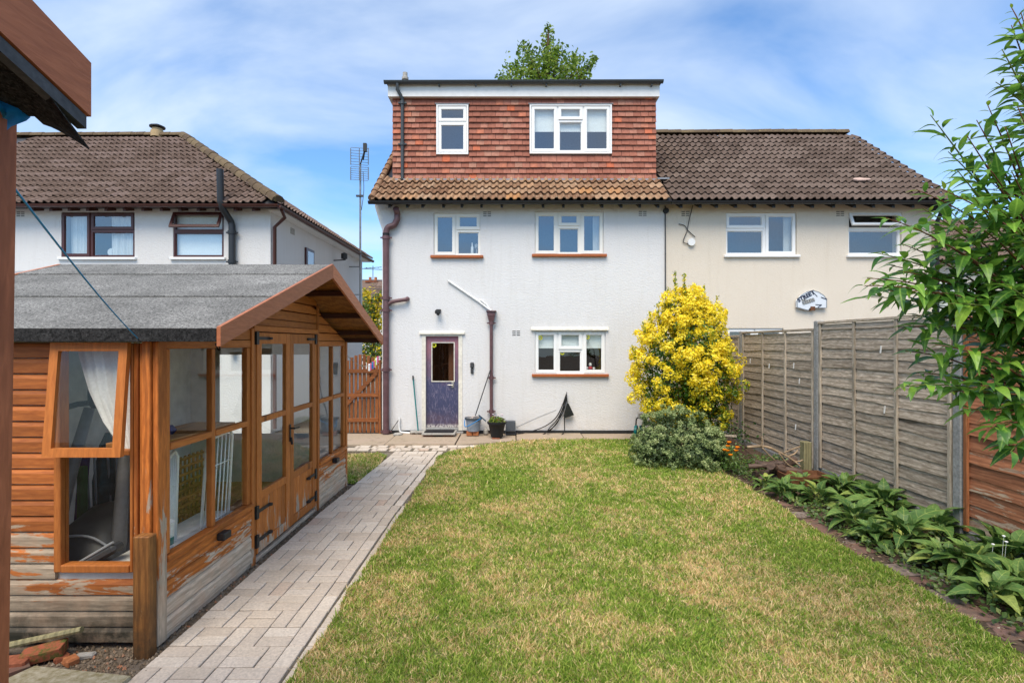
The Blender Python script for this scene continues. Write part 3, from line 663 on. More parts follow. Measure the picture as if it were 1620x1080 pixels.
mb = MB(); mb.box(DX0-.045, DX0+.034, WY-.012, WY+.10, 0.1, DZ1+.05); mb.box(DX1-.034, DX1+.045, WY-.012, WY+.10, .1, DZ1+.05); mb.box(DX0+.034, DX1-.034, WY-.012, WY+.10, DZ1-.034, DZ1+.05); mb.build('door_frame', M['paint_cream'], house)
mb = MB(); mb.box(DX0+.03, DX1-.03, WY-.01, WY+.12, .085, .155, .01); mb.box(DX0-.05, DX1+.07, WY-.05, WY+.2, .0, .083, .01); mb.build('threshold', M['concrete'], house)
mb = MB(); mb.add([(DX0-.2, WY+1.1, 0), (DX1+.2, WY+1.1, 0), (DX1+.2, WY+1.1, 2.3), (DX0-.2, WY+1.1, 2.3)], [(0, 1, 2, 3)]); mb.add([(DX0-.2, WY+.27, 0), (DX0-.2, WY+1.1, 0), (DX0-.2, WY+1.1, 2.3), (DX0-.2, WY+.27, 2.3)], [(0, 1, 2, 3)]); mb.add([(DX1+.2, WY+.27, 0), (DX1+.2, WY+1.1, 0), (DX1+.2, WY+1.1, 2.3), (DX1+.2, WY+.27, 2.3)], [(3, 2, 1, 0)]); mb.add([(DX0-.2, WY+.27, 2.3), (DX1+.2, WY+.27, 2.3), (DX1+.2, WY+1.1, 2.3), (DX0-.2, WY+1.1, 2.3)], [(0, 1, 2, 3)]); mb.build('hallway', M['room_brown'], house)
MB().box(hx(707), hx(717), WY+.28, WY+.3, .2, 2.1).build('hall_curtain', plain('brown_curtain', (.16, .07, .04), .9, .1), house)
# roof: shallow slab, tiles on the strip below the dormer, gable verge
EY, EZ, RY, RZ = 10.30, 4.80, 13.5, 7.42
sl = Vector((0, RY-EY, RZ-EZ)).normalized()
mb = MB(); mb.prism([(EY, EZ-.05), (RY, RZ-.05), (2*RY-EY, EZ-.05), (2*RY-EY, EZ-.11), (RY, RZ-.13), (EY+.03, EZ-.10)], HL-.11, HR_+.0, 'x'); roof = mb.build('roof', M['black_pvc'], house)
cl = roman_tile(M['clay_tile'])
tile_slope(roof, cl, (HL-.13, EY-.02, EZ-.04), (1, 0, 0), sl, 6.02, 1.2, .285, seed=1)
tile_slope(roof, cl, (HL-.13, EY-.02+sl.y*1.14, EZ-.04+sl.z*1.14), (1, 0, 0), sl, .01, 2.9, .285, wv=.30, seed=2)
mb = MB()
for k in range(4): mb.tube([(HL-.13, EY-.02+sl.y*.29*k, EZ+.012+sl.z*.29*k), (HL-.13, EY-.02+sl.y*(.29*k+.3), EZ+.0+sl.z*(.29*k+.3))], [.075, .06], 10)
for k in range(4, 14): mb.tube([(HL-.13, EY-.02+sl.y*.29*k, EZ+.012+sl.z*.29*k), (HL-.13, EY-.02+sl.y*(.29*k+.3), EZ+.0+sl.z*(.29*k+.3))], [.075, .06], 10)
mb.build('verge_tile_run', M['clay_tile'], house, auto=40)
# rafter feet
rf = MB()
for i, px in enumerate([617, 645, 669, 702, 731, 762, 794, 828, 859, 891, 921, 952, 982, 1011, 1040]):
    x = (px-810)/FPX*10.42; MB().prism([(WY, HE-.16), (EY+.06, EZ-.16), (EY+.06, EZ-.10), (WY, HE+.0)], x-.024, x+.024, 'x').build('rafter_foot', M['black_pvc'], house)
gutter('gutter', house, [(HL-.19, EY-.03, EZ-.055), (HR_+.02, EY-.03, EZ-.055)], M['black_pvc'], .058)
# dormer
DY = 11.13; DS = FPX/DY; dxx = lambda px: (px-810)/DS; dzz = lambda py: EYE-(py-HOR)/DS
dm = MB(); D0, D1, DB, DT = dxx(623), dxx(1036), dzz(284), dzz(156)
dw1 = (dxx(693), dxx(739), dzz(243), dzz(169)); dw2 = (dxx(840), dxx(965), dzz(242), dzz(169))
dormer = wall_front('dormer', house, D0, D1, DB-.5, DT, DY, .2, [dw1, dw2], M['black_pvc'])
mb = MB(); mb.box(D0, D0+.12, DY+.202, DY+4.6, DB-.4, DT); mb.box(D1-.12, D1, DY+.202, DY+4.6, DB-.4, DT); mb.box(D0+.122, D1-.122, DY+4.45, DY+4.6, DB-.4, DT); mb.build('dormer_cheek', M['hang'], house)
MB().box(D0-.13, D1+.1, DY-.14, DY+4.8, DT+.262, DT+.30).build('flat_roof', M['felt_edge'], house)
MB().box(D0-.10, D1+.07, DY-.12, DY+4.7, DT-.012, DT+.258).build('fascia', M['fascia'], house)
gutter('dormer_gutter', house, [(D0-.16, DY-.20, DT+.27), (D1+.12, DY-.20, DT+.285)], M['grey_pvc'], .06)
for px in (695, 753, 809, 864, 918, 981, 1030):
    x = (px-810)/FPX*11; MB().box(x-.014, x+.014, DY-.21, DY-.11, DT+.185, DT+.215).build('gutter_bracket', M['grey_pvc'], house)
xq = dxx(637); downpipe('dormer_downpipe', house, [(xq-.07, DY-.2, DT+.23), (xq-.07, DY-.2, DT+.10), (xq+.01, DY-.09, DT-.04), (xq+.01, DY-.075, DT-.15), (xq+.01, DY-.075, DB+.25), (xq+.01, DY-.075, DB-.02), (xq-.03, DY-.17, DB-.06)], .036, M['grey_pvc'], [(xq+.01, DY-.075, DT-.13), (xq+.01, DY-.075, 6.2)])
window(dormer, *dw1, DY-.05, [(0, 1, .66, 1, 's'), (0, 1, 0, .66, 's')], M['upvc'], rec=0.02)
window(dormer, *dw2, DY-.05, [(0, .335, 0, 1, 's'), (.335, .66, .69, 1, 's'), (.335, .66, 0, .69, 'f'), (.66, 1, 0, 1, 's')], M['upvc'], blind=.52, rec=0.02)
for q in (dw1, dw2):
    MB().ring(q[0]-.03, q[1]+.03, q[2]-.035, q[3]+.03, .034, DY-.062, DY+.0).build('window_surround', M['upvc'], dormer)
    MB().box(q[0]-.06, q[1]+.06, DY-.075, DY-.02, q[3]+.031, q[3]+.045).build('head_flashing', M['lead'], dormer)
TW, GA = .1655, .1228; nrow = int(math.ceil((DT-DB)/GA)); cache = {}; tiles = []
for r_ in range(nrow):
    z0 = DB+r_*GA-.0; x = D0-.02-(TW/2 if r_ % 2 else 0)
    while x < D1:
        segs = [(max(x, D0-.02), min(x+TW, D1+.02))]; x += TW
        for q in (dw1, dw2):
            if z0+GA*.75 > q[2]-.03 and z0+.02 < q[3]+.03:
                ns = []
                for (a, b) in segs:
                    if b <= q[0]-.03 or a >= q[1]+.03: ns.append((a, b)); continue
                    if a < q[0]-.03: ns.append((a, q[0]-.03))
                    if b > q[1]+.03: ns.append((q[1]+.03, b))
                segs = ns
        for (a, b) in segs:
            if b-a > .02: tiles.append((a, b, z0))
tiles.sort(key=lambda q: -(q[1]-q[0]))
def htile(wd):
    k = round(wd, 3)
    if k not in cache:
        mb = MB(); mb.add([(.0025, -.050, 0), (wd-.0025, -.050, 0), (wd-.0025, -.008, GA+.03), (.0025, -.008, GA+.03), (.0025, -.034, 0), (wd-.0025, -.034, 0), (wd-.0025, 0, GA+.03), (.0025, 0, GA+.03)], [(0, 1, 2, 3), (5, 4, 7, 6), (4, 5, 1, 0), (0, 3, 7, 4), (1, 5, 6, 2), (3, 2, 6, 7)])
        cache[k] = mb.mesh('hanging_tile', M['hang'])
    return cache[k]
ht2 = MB()
for i, (a, b, z0) in enumerate(tiles):
    j = (random.uniform(-.003, .003), random.uniform(-.006, .0), random.uniform(-.003, .003)); me = htile(b-a)
    if i < 300: link('hanging_tile', me, dormer, (a+j[0], DY+j[1], z0+j[2]), (random.gauss(0, .012), random.gauss(0, .006), 0))
    else: ht2.add([(a+vv.co.x, DY+j[1]+vv.co.y, z0+vv.co.z+j[2]) for vv in me.vertices], [tuple(pp.vertices) for pp in me.polygons])
tag(ht2.build('hanging_tile_field', M['hang'], dormer), kind='stuff')
mb = MB(); mb.box(D0-.05, D1+.12, DY-.10, DY-.035, DB-.045, DB-.012); mb.box(D1+.0, D1+.25, DY-.22, DY-.02, DB-.06, DB-.03); mb.build('lead_flashing', M['lead'], house)
mb = MB(); q = P(641, 130, 13.0); mb.lathe((q.x, q.y, 7.42), [(.05, 0), (.05, 1.15), (.085, 1.16), (.085, 1.22), (.06, 1.24), (.06, 1.34), (.0, 1.36)], 12); mb.build('vent_pipe', M['stone'], house, auto=40)
# soil pipe and hopper downpipe
q = P(616, 400, 10.5); x = q.x
dp = downpipe('soil_pipe', house, [(hx(630), EY+.1, EZ-.16), (hx(630), WY-.09, EZ-.24), (hx(630), WY-.09, 4.44)]+[tuple(p) for p in smooth_path([(hx(629), WY-.09, 4.42), (hx(625), WY-.09, 4.33), (hx(615), WY-.09, 4.27), (hx(612.5), WY-.09, 4.15)], 5)]+[(hx(612.5), WY-.09, 3.9), (hx(612.5), WY-.09, .02)], .062, M['maroon'], [(hx(612.5), WY-.09, 4.07), (hx(612.5), WY-.09, 2.58), (hx(612.5), WY-.09, 2.83), (hx(612.5), WY-.09, 1.36), (hx(612.5), WY-.09, .09)], 14)
MB().lathe((hx(612.5), WY-.09, 4.09), [(.063, 0), (.07, 0), (.07, .07), (.063, .07)], 14).build('rubber_seal', M['black'], dp)
MB().tube(smooth_path([(hx(613), WY-.09, 2.68), (hx(620), WY-.09, 2.74), (hx(628), WY-.09, 2.77), (hx(643), WY-.085, 2.80), (hx(645), WY-.02, 2.82)], 5), [.04]*20+[.048], 10).build('branch_pipe', M['maroon'], dp, auto=45)
xh = hx(777.5); zt = hz(492)
hp = downpipe('hopper_downpipe', house, [(xh, WY-.07, zt-.22), (xh, WY-.07, .05)], .034, M['maroon'], [(xh, WY-.07, zt-.25), (xh, WY-.07, hz(597)), (xh, WY-.07, .5)])
mb = MB()
def frus(z0, z1, a0, a1): mb.add([(xh-a0, WY-.07-a0, z0), (xh+a0, WY-.07-a0, z0), (xh+a0, WY-.005, z0), (xh-a0, WY-.005, z0), (xh-a1, WY-.07-a1, z1), (xh+a1, WY-.07-a1, z1), (xh+a1, WY-.003, z1), (xh-a1, WY-.003, z1)], [(0, 1, 5, 4), (1, 2, 6, 5), (2, 3, 7, 6), (3, 0, 4, 7), (3, 2, 1, 0), (4, 5, 6, 7)])
frus(zt-.22, zt-.10, .045, .075); frus(zt-.0995, zt-.02, .08, .082); frus(zt-.0195, zt, .105, .105); mb.build('hopper_head', M['maroon'], hp)
wp = downpipe('waste_pipe', house, [P(709, 444, WY-.03), P(759, 478, WY-.03), P(772, 488, WY-.05), P(777, 491, WY-.06)], .021, M['wplastic'])
downpipe('waste_pipe', house, [P(759, 474, WY-.02), P(763, 476, WY-.04), P(770, 482, WY-.05), P(775, 490, WY-.05)], .02, M['wplastic'])
vent(wall, hx(771), hz(339), WY); vent(wall, hx(1017), hz(338), WY); vent(wall, hx(817), hz(527), WY)
q = P(694, 493, WY); mb = MB(); mb.box(q.x-.05, q.x+.05, WY-.04, WY, q.z-.01, q.z+.05, .008); mb.tube([(q.x, WY-.03, q.z), (q.x, WY-.09, q.z-.01)], .012); mb.box(q.x-.055, q.x+.055, WY-.17, WY-.07, q.z-.05, q.z+.025, .012); mb.lathe((q.x, WY-.11, q.z-.085), [(.0, 0), (.03, .01), (.03, .04)], 10); solo('security_light', mb, M['iron'], 'small black security light on the white wall above the purple door', 'light', auto=40)
q = P(747, 582, WY); mb = MB(); mb.box(q.x-.04, q.x+.04, WY-.05, WY, q.z, q.z+.12, .018); mb.box(q.x-.03, q.x+.03, WY-.035, WY, q.z-.12, q.z-.002, .014); solo('key_safe', mb, M['dgrey'], 'dark grey key safe on the wall right of the purple door', 'key safe')
# white pipe along the plinth and stay rod
MB().tube(smooth_path([P(632, 660, WY-.04), P(632, 680, WY-.05), P(640, 684, WY-.05), P(668, 685, WY-.05)], 4), .019, 8).build('low_waste_pipe', M['wplastic'], house, auto=45)
mb = MB(); mb.tube([P(617, 684, WY-.1), P(632, 662, WY-.02)], .008, 6); mb.build('stay_rod', M['iron'], house)

# ================================================================== the cream neighbour
nb = thing('house', 'cream rendered neighbouring house with plain brown tiled roof', 'house', (6, WY, 0)); NR = 8.7
n1, n2 = rect(1149, 1261, 336, 403), rect(1343, 1427, 336, 403); n3 = rect(1150, 1240, 519, 600)
wn = wall_front('wall', nb, HR_+.012, NR, 0, HE, WY+.012, .26, [n1, n2, n3], M['cream'])
mb = MB(); mb.prism([(WY+.275, 0), (WY+6.2, 0), (WY+6.2, HE), (WY+2.9, 7.35), (WY+.275, HE+.02)], NR-.25, NR, 'x'); mb.build('side_wall', M['cream'], nb)
window(nb, *n1, WY+.012, [(0, .56, .62, 1, 's'), (0, .56, 0, .62, 'f'), (.56, 1, 0, 1, 's')], M['upvc'], curtains=((.87, .98), (.0, .05)), sill=M['upvc'])
window(nb, *n2, WY+.012, [(0, 1, .62, 1, 'o'), (0, 1, 0, .62, 'f')], M['upvc'], sill=M['upvc'])
window(nb, *n3, WY+.012, [(0, .5, 0, 1, 's'), (.5, 1, 0, 1, 's')], M['upvc'])
mb = MB(); mb.prism([(EY, EZ-.05), (RY, RZ-.05), (2*RY-EY, EZ-.05), (2*RY-EY, EZ-.11), (RY, RZ-.13), (EY+.03, EZ-.10)], HR_+.012, NR+.10, 'x'); nroof = mb.build('roof', M['black_pvc'], nb)
tile_slope(nroof, roman_tile(M['brown_tile']), (HR_+.065, EY-.02, EZ-.04), (1, 0, 0), sl, NR-HR_+.03, 4.16, .285, seed=3)
ridge_run(nroof, (HR_-.1, RY, RZ+.035), (NR+.12, RY, RZ+.05), M['ridge'])
mb = MB(); mb.box(NR-.02, NR+.12, EY-.03, EY+.3, EZ-.2, EZ-.01); mb.build('eaves_box', M['grey_pvc'], nb)
gutter('gutter', nb, [(HR_+.03, EY-.03, EZ-.055), (NR+.1, EY-.03, EZ-.05)], M['black_pvc'], .058)
for px in [1076, 1106, 1132, 1162, 1192, 1222, 1251, 1283, 1316, 1349, 1379, 1410, 1441, 1471]:
    x = (px-810)/FPX*10.42; MB().prism([(WY+.01, HE-.16), (EY+.06, EZ-.16), (EY+.06, EZ-.10), (WY+.01, HE)], x-.03, x+.03, 'x').build('rafter_foot', M['black_pvc'], nb)
for (px, py) in ((1085, 338), (1330, 338)): vent(wn, hx(px), hz(py), WY+.012)
mb = MB(); mb.tube([P(1052.5, 326, WY-.02), P(1053, 687, WY-.02)], .013, 6); mb.build('party_wall_cable', M['dgrey'], nb)
mb = MB(); q = P(1053, 334, WY); mb.tube([(q.x, WY-.05, q.z), (q.x, WY+.01, q.z)], .058, 14); mb.build('junction_cap', M['iron'], nb, auto=40)
downpipe('downpipe', nb, [(NR+.08, EY+.1, EZ-.1), (NR+.06, WY-.06, 4.4), (NR+.06, WY-.06, .1)], .04, M['black_pvc'])
# patch of mortar on the roof
q = Vector((HR_, EY, EZ)); c_ = P(1358, 288, 11.0)
mb = MB(); Mx, _ = slope_frame((0, 0, 0), (1, 0, 0), sl); o3 = Vector((c_.x, EY+.62*1.0, EZ+.62*sl.z/sl.y+.035)); poly = [(-.2, .0), (-.1, -.05), (.05, -.04), (.16, -.02), (.2, .03), (.1, .05), (.0, .09), (-.12, .07)]
vv = [o3+Mx @ Vector((p[0], p[1], h)) for h in (.03, .06) for p in poly]; n_ = len(poly); mb.add(vv, [tuple(range(n_, 2*n_))]+[(i, (i+1) % n_, n_+(i+1) % n_, n_+i) for i in range(n_)]); mb.build('pale_patch', plain('pink_mortar', (.5, .36, .3), .9, .1), nb)
# loose cables and alarm disc
cab = MB(); y_ = WY-.012
cab.tube(smooth_path([P(1096, 325, y_), P(1091, 345, y_), P(1087, 365, y_), P(1083, 375, y_), P(1081, 383, y_), P(1088, 386, y_), P(1092, 389, y_)], 5), .008, 6)
cab.tube(smooth_path([P(1074, 354.5, y_), P(1083, 357, y_), P(1088, 364, y_), P(1093, 369, y_), P(1100, 375, y_)], 5), .008, 6)
solo('loose_cable', cab, M['iron'], 'loose black cable dangling on the cream wall under the gutter', 'cable')
mb = MB(); q = P(1093, 383.5, WY); mb.tube([(q.x, WY-.05, q.z), (q.x, WY+.014, q.z)], .075, 16); solo('alarm_disc', mb, M['wplastic'], 'round white disc box hanging by a cable on the cream wall', 'alarm box', auto=40)
# basketball backboard
bb = thing('backboard', 'white basketball backboard with black street lettering on the cream wall', 'backboard', P(1284, 474, WY))
yb = WY-.06; pts = [P(1260.5, 475, yb), P(1260.5, 486, yb), P(1278, 491, yb), P(1283, 485.5, yb), P(1288, 485, yb), P(1290, 487, yb), P(1308, 487, yb), P(1308.5, 473, yb), P(1303, 466.5, yb), P(1295, 461.5, yb), P(1286, 459, yb), P(1277, 461, yb), P(1268, 466, yb)]
pl = [(p.x, p.z) for p in pts]; MB().prism(pl, yb, yb+.045, 'y').build('board', plain('white_print', (.66, .70, .74), .4, .4, var=.08), bb)
cxy = (sum(p[0] for p in pl)/len(pl), sum(p[1] for p in pl)/len(pl))
o_ = [(p[0], p[1]) for p in pl]; i_ = [(cxy[0]+(p[0]-cxy[0])*.95, cxy[1]+(p[1]-cxy[1])*.95) for p in pl]; n_ = len(pl); mb = MB()
mb.add([(p[0], yb-.004, p[1]) for p in o_+i_]+[(p[0], yb-.0005, p[1]) for p in o_+i_], [(k, (k+1) % n_, n_+(k+1) % n_, n_+k) for k in range(n_)]+[(k, 2*n_+k, 2*n_+(k+1) % n_, (k+1) % n_) for k in range(n_)]); mb.build('rim_stripe', plain('grey_print', (.22, .25, .28), .5, .3), bb)
def lettering(text, size, px, py, ang, mat, extr=.0015, shear=0.0, off=0.0):
    cu = bpy.data.curves.new('lettering', 'FONT'); cu.body = text; cu.size = size; cu.extrude = extr; cu.shear = shear; cu.offset = off
    ob = bpy.data.objects.new('lettering', cu); col.objects.link(ob); bpy.context.view_layer.update()
    me = bpy.data.meshes.new_from_object(ob.evaluated_get(bpy.context.evaluated_depsgraph_get())); bpy.data.objects.remove(ob); me.materials.clear(); me.materials.append(mat); me.name = 'lettering'
    o = link('lettering', me, bb, P(px, py, yb-.006-(.003 if off == 0 else 0)), (R(90), -R(ang), 0)); return o
lettering('STREET', .118, 1263.5, 478, 28, M['navy'], off=.004)
lettering('Slam', .135, 1270.5, 481.5, 17, M['dgrey'], off=.008); lettering('Slam', .135, 1270.5, 481.5, 17, plain('grey_fill', (.5, .5, .47), .5, .3), .0015)
mb = MB(); mb.tube([P(1286, 461.5, yb-.004), P(1293, 469, yb-.004)], .006, 5); mb.tube([P(1299, 470, yb-.004), P(1308, 473.5, yb-.004)], .008, 5); mb.tube([P(1290, 481.5, yb-.004), P(1294, 482, yb-.004), P(1300, 482, yb-.004)], .006, 5); mb.tube([P(1300, 482, yb-.004), P(1294, 486, yb-.004)], .007, 5); mb.build('player_stripes', M['navy'], bb)
mb = MB(); q = P(1286, 487, yb); mb.box(q.x-.05, q.x+.04, yb-.01, yb+.04, q.z-.05, q.z+.03); mb.build('hoop_bracket', M['twig'], bb)

# ================================================================== the left neighbour
LY = 10.78; lS = FPX/LY; lx = lambda px: (px-810)/lS; lz = lambda py: EYE-(py-HOR)/lS
lh = thing('house', 'white house on the left with dark brown windows and hipped tile roof', 'house', (-8.5, LY, 0)); LX1 = lx(428); LX0 = -13.5; LE = 4.86
a1, a2 = (lx(97), lx(213), lz(407), lz(336)), (lx(274), lx(354), lz(407), lz(336))
wl = wall_front('wall', lh, LX0, LX1, 0, LE, LY, .26, [a1, a2], M['white2'])
MB().box(LX1-.26, LX1, LY+.262, LY+6.6, 0, LE-.003).build('side_wall', M['white2'], lh)
window(lh, *a1, LY, [(0, .40, 0, 1, 's'), (.40, 1, .6, 1, 's'), (.40, 1, 0, .6, 'f')], M['upvc_brown'], curtains=((.06, .4), (.62, .95)), sill=M['upvc'], rec=.01)
window(lh, *a2, LY, [(0, 1, .58, 1, 'o'), (0, 1, 0, .58, 'f')], M['upvc_brown'], blind=.98, sill=M['upvc'], rec=.01)
LEY, LEZ, LRY, LRZ = 10.48, 4.79, 13.95, 7.55; CX = lx(428)+.28; RXE = -8.95
top = (LRY, LRZ); mb = MB()
A, B, C_, D_ = (LX0, LEY, LEZ-.06), (CX, LEY, LEZ-.06), (CX, 17.5, LEZ-.06), (LX0, 17.5, LEZ-.06); E_, F_ = (LX0, LRY, LRZ-.05), (RXE, LRY, LRZ-.05)
mb.add([A, B, C_, D_, E_, F_], [(0, 1, 5, 4), (1, 2, 5), (2, 3, 4, 5), (3, 0, 4), (3, 2, 1, 0)]); lroof = mb.build('roof', M['dgrey'], lh)
lt = roman_tile(M['brown_tile2']); ls = Vector((0, LRY-LEY, LRZ-LEZ)); ll = ls.length; run = CX-RXE
k_ = run/ll
tile_slope(lroof, lt, (CX-8.1, LEY-.02, LEZ-.045), (1, 0, 0), ls, 8.1, ll, .285, keep=lambda x, y: x < 8.1-(y+.2)*k_-.02 and x > .1, seed=4)
rs = Vector((RXE-CX, 0, LRZ-LEZ)); rl = rs.length
tile_slope(lroof, lt, (CX+.02, LEY, LEZ-.045), (0, 1, 0), rs, 7.0, rl, .285, keep=lambda x, y: (y/rl)*(LRY-LEY)+.1 < x < 7.0-(y/rl)*(17.5-LRY)-.05, limit=0, seed=5)
ridge_run(lroof, (RXE-5.5, LRY, LRZ+.02), (RXE, LRY, LRZ+.03), M['ridge']); ridge_run(lroof, (RXE, LRY, LRZ+.03), (CX+.02, LEY, LEZ+.05), M['ridge'], .125)
gutter('gutter', lh, [(LX0, LEY-.04, LEZ-.06), (CX+.05, LEY-.04, LEZ-.06)], M['brown_pvc'], .06); gutter('gutter', lh, [(CX+.045, LEY-.05, LEZ-.075), (CX+.045, 17.5, LEZ-.075)], M['brown_pvc'], .06)
MB().box(LX1+.005, CX-.01, LY-.1, 17.45, LEZ-.13, LEZ-.09).build('soffit', M['fascia'], lh)
for px in range(55, 430, 29):
    x = (px-810)/FPX*10.6; MB().prism([(LY, LE-.17), (LEY+.06, LEZ-.17), (LEY+.06, LEZ-.11), (LY, LE-.01)], x-.03, x+.03, 'x').build('rafter_foot', M['brown_pvc'], lh)
vent(wl, lx(33), lz(339), LY)
q = P(441, 345, LY); downpipe('corner_downpipe', lh, [(CX+.045, LEY+.1, LEZ-.13), (CX+.03, LY-.02, LEZ-.25), (LX1+.08, LY+.02, 4.35), (LX1+.08, LY+.02, .1)], .038, M['brown_pvc'])
xs_ = lx(366); downpipe('black_soil_pipe', lh, [P(348, 268, 10.42), P(349, 318, 10.42), P(352, 330, 10.45), P(365, 350, LY-.1), P(367, 357, LY-.09), P(367, 560, LY-.09)], .066, M['black_pvc'], [P(367, 368, LY-.09), P(367, 414, LY-.09)], 14)
mb = MB(); q = P(249, 213, LRY); mb.lathe((q.x, LRY, LRZ-.05), [(.16, 0), (.16, .17), (.13, .18), (.13, .24)], 14); fl = mb.build('flue_pot', plain('buff_pot', (.45, .33, .18), .8, .2), lh, auto=40); mb = MB(); mb.lathe((q.x, LRY, LRZ+.22), [(.0, 0), (.19, .0), (.19, .03), (.05, .09), (0, .09)], 14); mb.build('flue_cowl', M['iron'], fl)
# window in the side wall, camera light on it
for (y0, y1) in ((12.55, 13.05),):
    w_ = MB().box(LX1+.001, LX1+.05, y0, y1, 3.2, 4.25).build('side_window', M['upvc_brown'], lh); MB().box(LX1+.045, LX1+.058, y0+.07, y1-.07, 3.27, 4.18).build('pane', M['glass'], w_)
vent_ = MB().box(LX1+.001, LX1+.012, 11.75, 11.95, 4.42, 4.56).build('air_vent', M['stone'], lh)
q = P(520, 412, 14.6); zc = q.z; mb = MB(); mb.tube([(LX1, 14.6, zc), (LX1+.34, 14.6, zc+.02)], .016, 6); mb.lathe((LX1+.30, 14.6, zc+.03), [(.0, 0), (.09, .02), (.09, .16), (0, .2)], 10); solo('wall_lamp', mb, M['iron'], 'black lamp on a bracket on the left house side wall', 'light', auto=45)
# aerial mast
am = thing('aerial', 'tall television aerial on a mast beside the left house', 'aerial', (P(570, 500, 16.00).x, 16.00, 2.3)); mx_ = P(570, 500, 16.00).x
za = P(570, 262, 16.00).z; MB().tube([(mx_, 16.00, 2.3), (mx_, 16.00, za+.05)], .032, 8).build('mast', M['galv'], am)
for (z0, sgn) in ((za+.25, 1), (za-.28, -1)):
    mb = MB(); hh_, ww = .26 if sgn > 0 else .20, .30
    for i in range(7): zz2 = z0-hh_+2*hh_*i/6; mb.tube([(mx_-ww+.03, 15.93, zz2+.03), (mx_+ww-.02, 15.88, zz2-.03)], .008, 4)
    for xx in (-ww+.03, 0, ww-.02): mb.tube([(mx_+xx, 15.90, z0-hh_), (mx_+xx, 15.90, z0+hh_)], .016, 4)
    mb.build('reflector_grid', M['galv'], am)
mb = MB(); mb.tube([(mx_, 15.98, za), (mx_+.24, 15.70, za+.42)], .02, 6); mb.tube([(mx_+.14, 15.80, za+.1), (mx_+.26, 15.65, za+.5)], .03, 6); mb.box(mx_+.2, mx_+.3, 15.60, 15.70, za+.3, za+.55); mb.build('boom', M['iron'], am)
mb = MB(); mb.tube(smooth_path([(mx_+.1, 15.95, za-.2), (mx_+.13, 15.93, za-.8), (mx_+.05, 15.95, za-1.4)], 5), .01, 5); mb.box(mx_-.12, mx_+.1, 15.94, 16.02, za-.98, za-.93); mb.build('aerial_lead', M['dgrey'], am)
for zz3 in (P(0, 422, 16.00).z, P(0, 466, 16.00).z): MB().bar((LX1-.0, 16.00, zz3), (mx_+.04, 16.00, zz3), .04, .03).build('wall_bracket', M['galv'], am)
# ================================================================== summerhouse
XF, Y0, Y1, XB = -2.23, 3.21, 6.84, -4.28; YR, ZR, ZE = 5.03, 2.66, 2.0; XO = -1.78; SLP = (ZR-ZE)/(YR-3.13)
sh_ = thing('summerhouse', 'peeling orange stained timber summerhouse with glazed double doors and felt roof', 'summerhouse', (-3.25, YR, 0))
def part(name, mat, x0, x1, y0, y1, z0, z1, par=sh_, c=.004): return MB().box(x0, x1, y0, y1, z0, z1, c).build(name, mat, par)
BH = .0985
def lap_x(x0, x1, z, par, Y=Y0, mat='board_x', h=BH):     # horizontal log-lap board on the side wall
    MB().prism([(Y, z), (Y-.022, z+.006), (Y-.024, z+h*.7), (Y-.016, z+h*.9), (Y-.006, z+h-.002), (Y, z+h-.002)], x0, x1, 'x').build('wall_board', M[mat], par)
def lap_y(y0, y1, z, par, h=BH, X=XF, mat='board_y', zc=None):
    MB().prism([(X, z), (X+.022, z+.006), (X+.024, z+h*.7), (X+.016, z+h*.9), (X+.006, z+h-.002), (X, z+h-.002)], y0, y1, 'y').build('wall_board', M[mat], par)
WX0, WX1, WZ0, WZ1 = -2.80, -2.372, .53, 1.90
z = .035; i = 0
while z < 1.90:
    lap_x(XB, -2.33 if z+BH < WZ0-.01 else WX0-.045, z, sh_); z += BH
part('inner_lining', M['inner'], XB, WX0-.05, Y0+.001, Y0+.02, .05, 1.9); part('inner_lining', M['inner'], WX0-.05, -2.33, Y0+.001, Y0+.02, .05, WZ0-.06)
# side window: frame, fixed lower light, top sash pushed open
fr = MB(); fr.box(WX0-.045, WX0, Y0-.035, Y0+.03, WZ0-.05, WZ1, .004); fr.box(WX1, WX1+.018, Y0-.035, Y0+.03, WZ0-.05, WZ1, .004); fr.box(WX0, WX1, Y0-.04, Y0+.03, WZ0-.05, WZ0-.004, .004); fr.box(WX0, WX1, Y0-.03, Y0+.03, 1.205, 1.235, .003); fr.box(WX0, WX1, Y0-.03, Y0+.03, WZ1-.03, WZ1, .003)
sw = fr.build('side_window', M['stain_z'], sh_); MB().box(WX0, WX1, Y0-.004, Y0+.002, WZ0, 1.205).build('pane', M['shed_glass'], sw)
def swing(mb, zt, d, h):
    mb.v = [(p[0], p[1]-(zt-p[2])/h*d, p[2]) for p in mb.v]; return mb
sx0, sx1, sz0, sz1 = WX0-.03, WX1+.016, 1.215, 1.905; mb = MB()
mb.ring(sx0, sx1, sz0, sz1, .052, Y0-.072, Y0-.041); os_ = swing(mb, sz1, .06, .69).build('open_sash', M['stain_z'], sw)
swing(MB().box(sx0+.05, sx1-.05, Y0-.060, Y0-.054, sz0+.05, sz1-.05), sz1, .06, .69).build('pane', M['shed_glass'], os_)
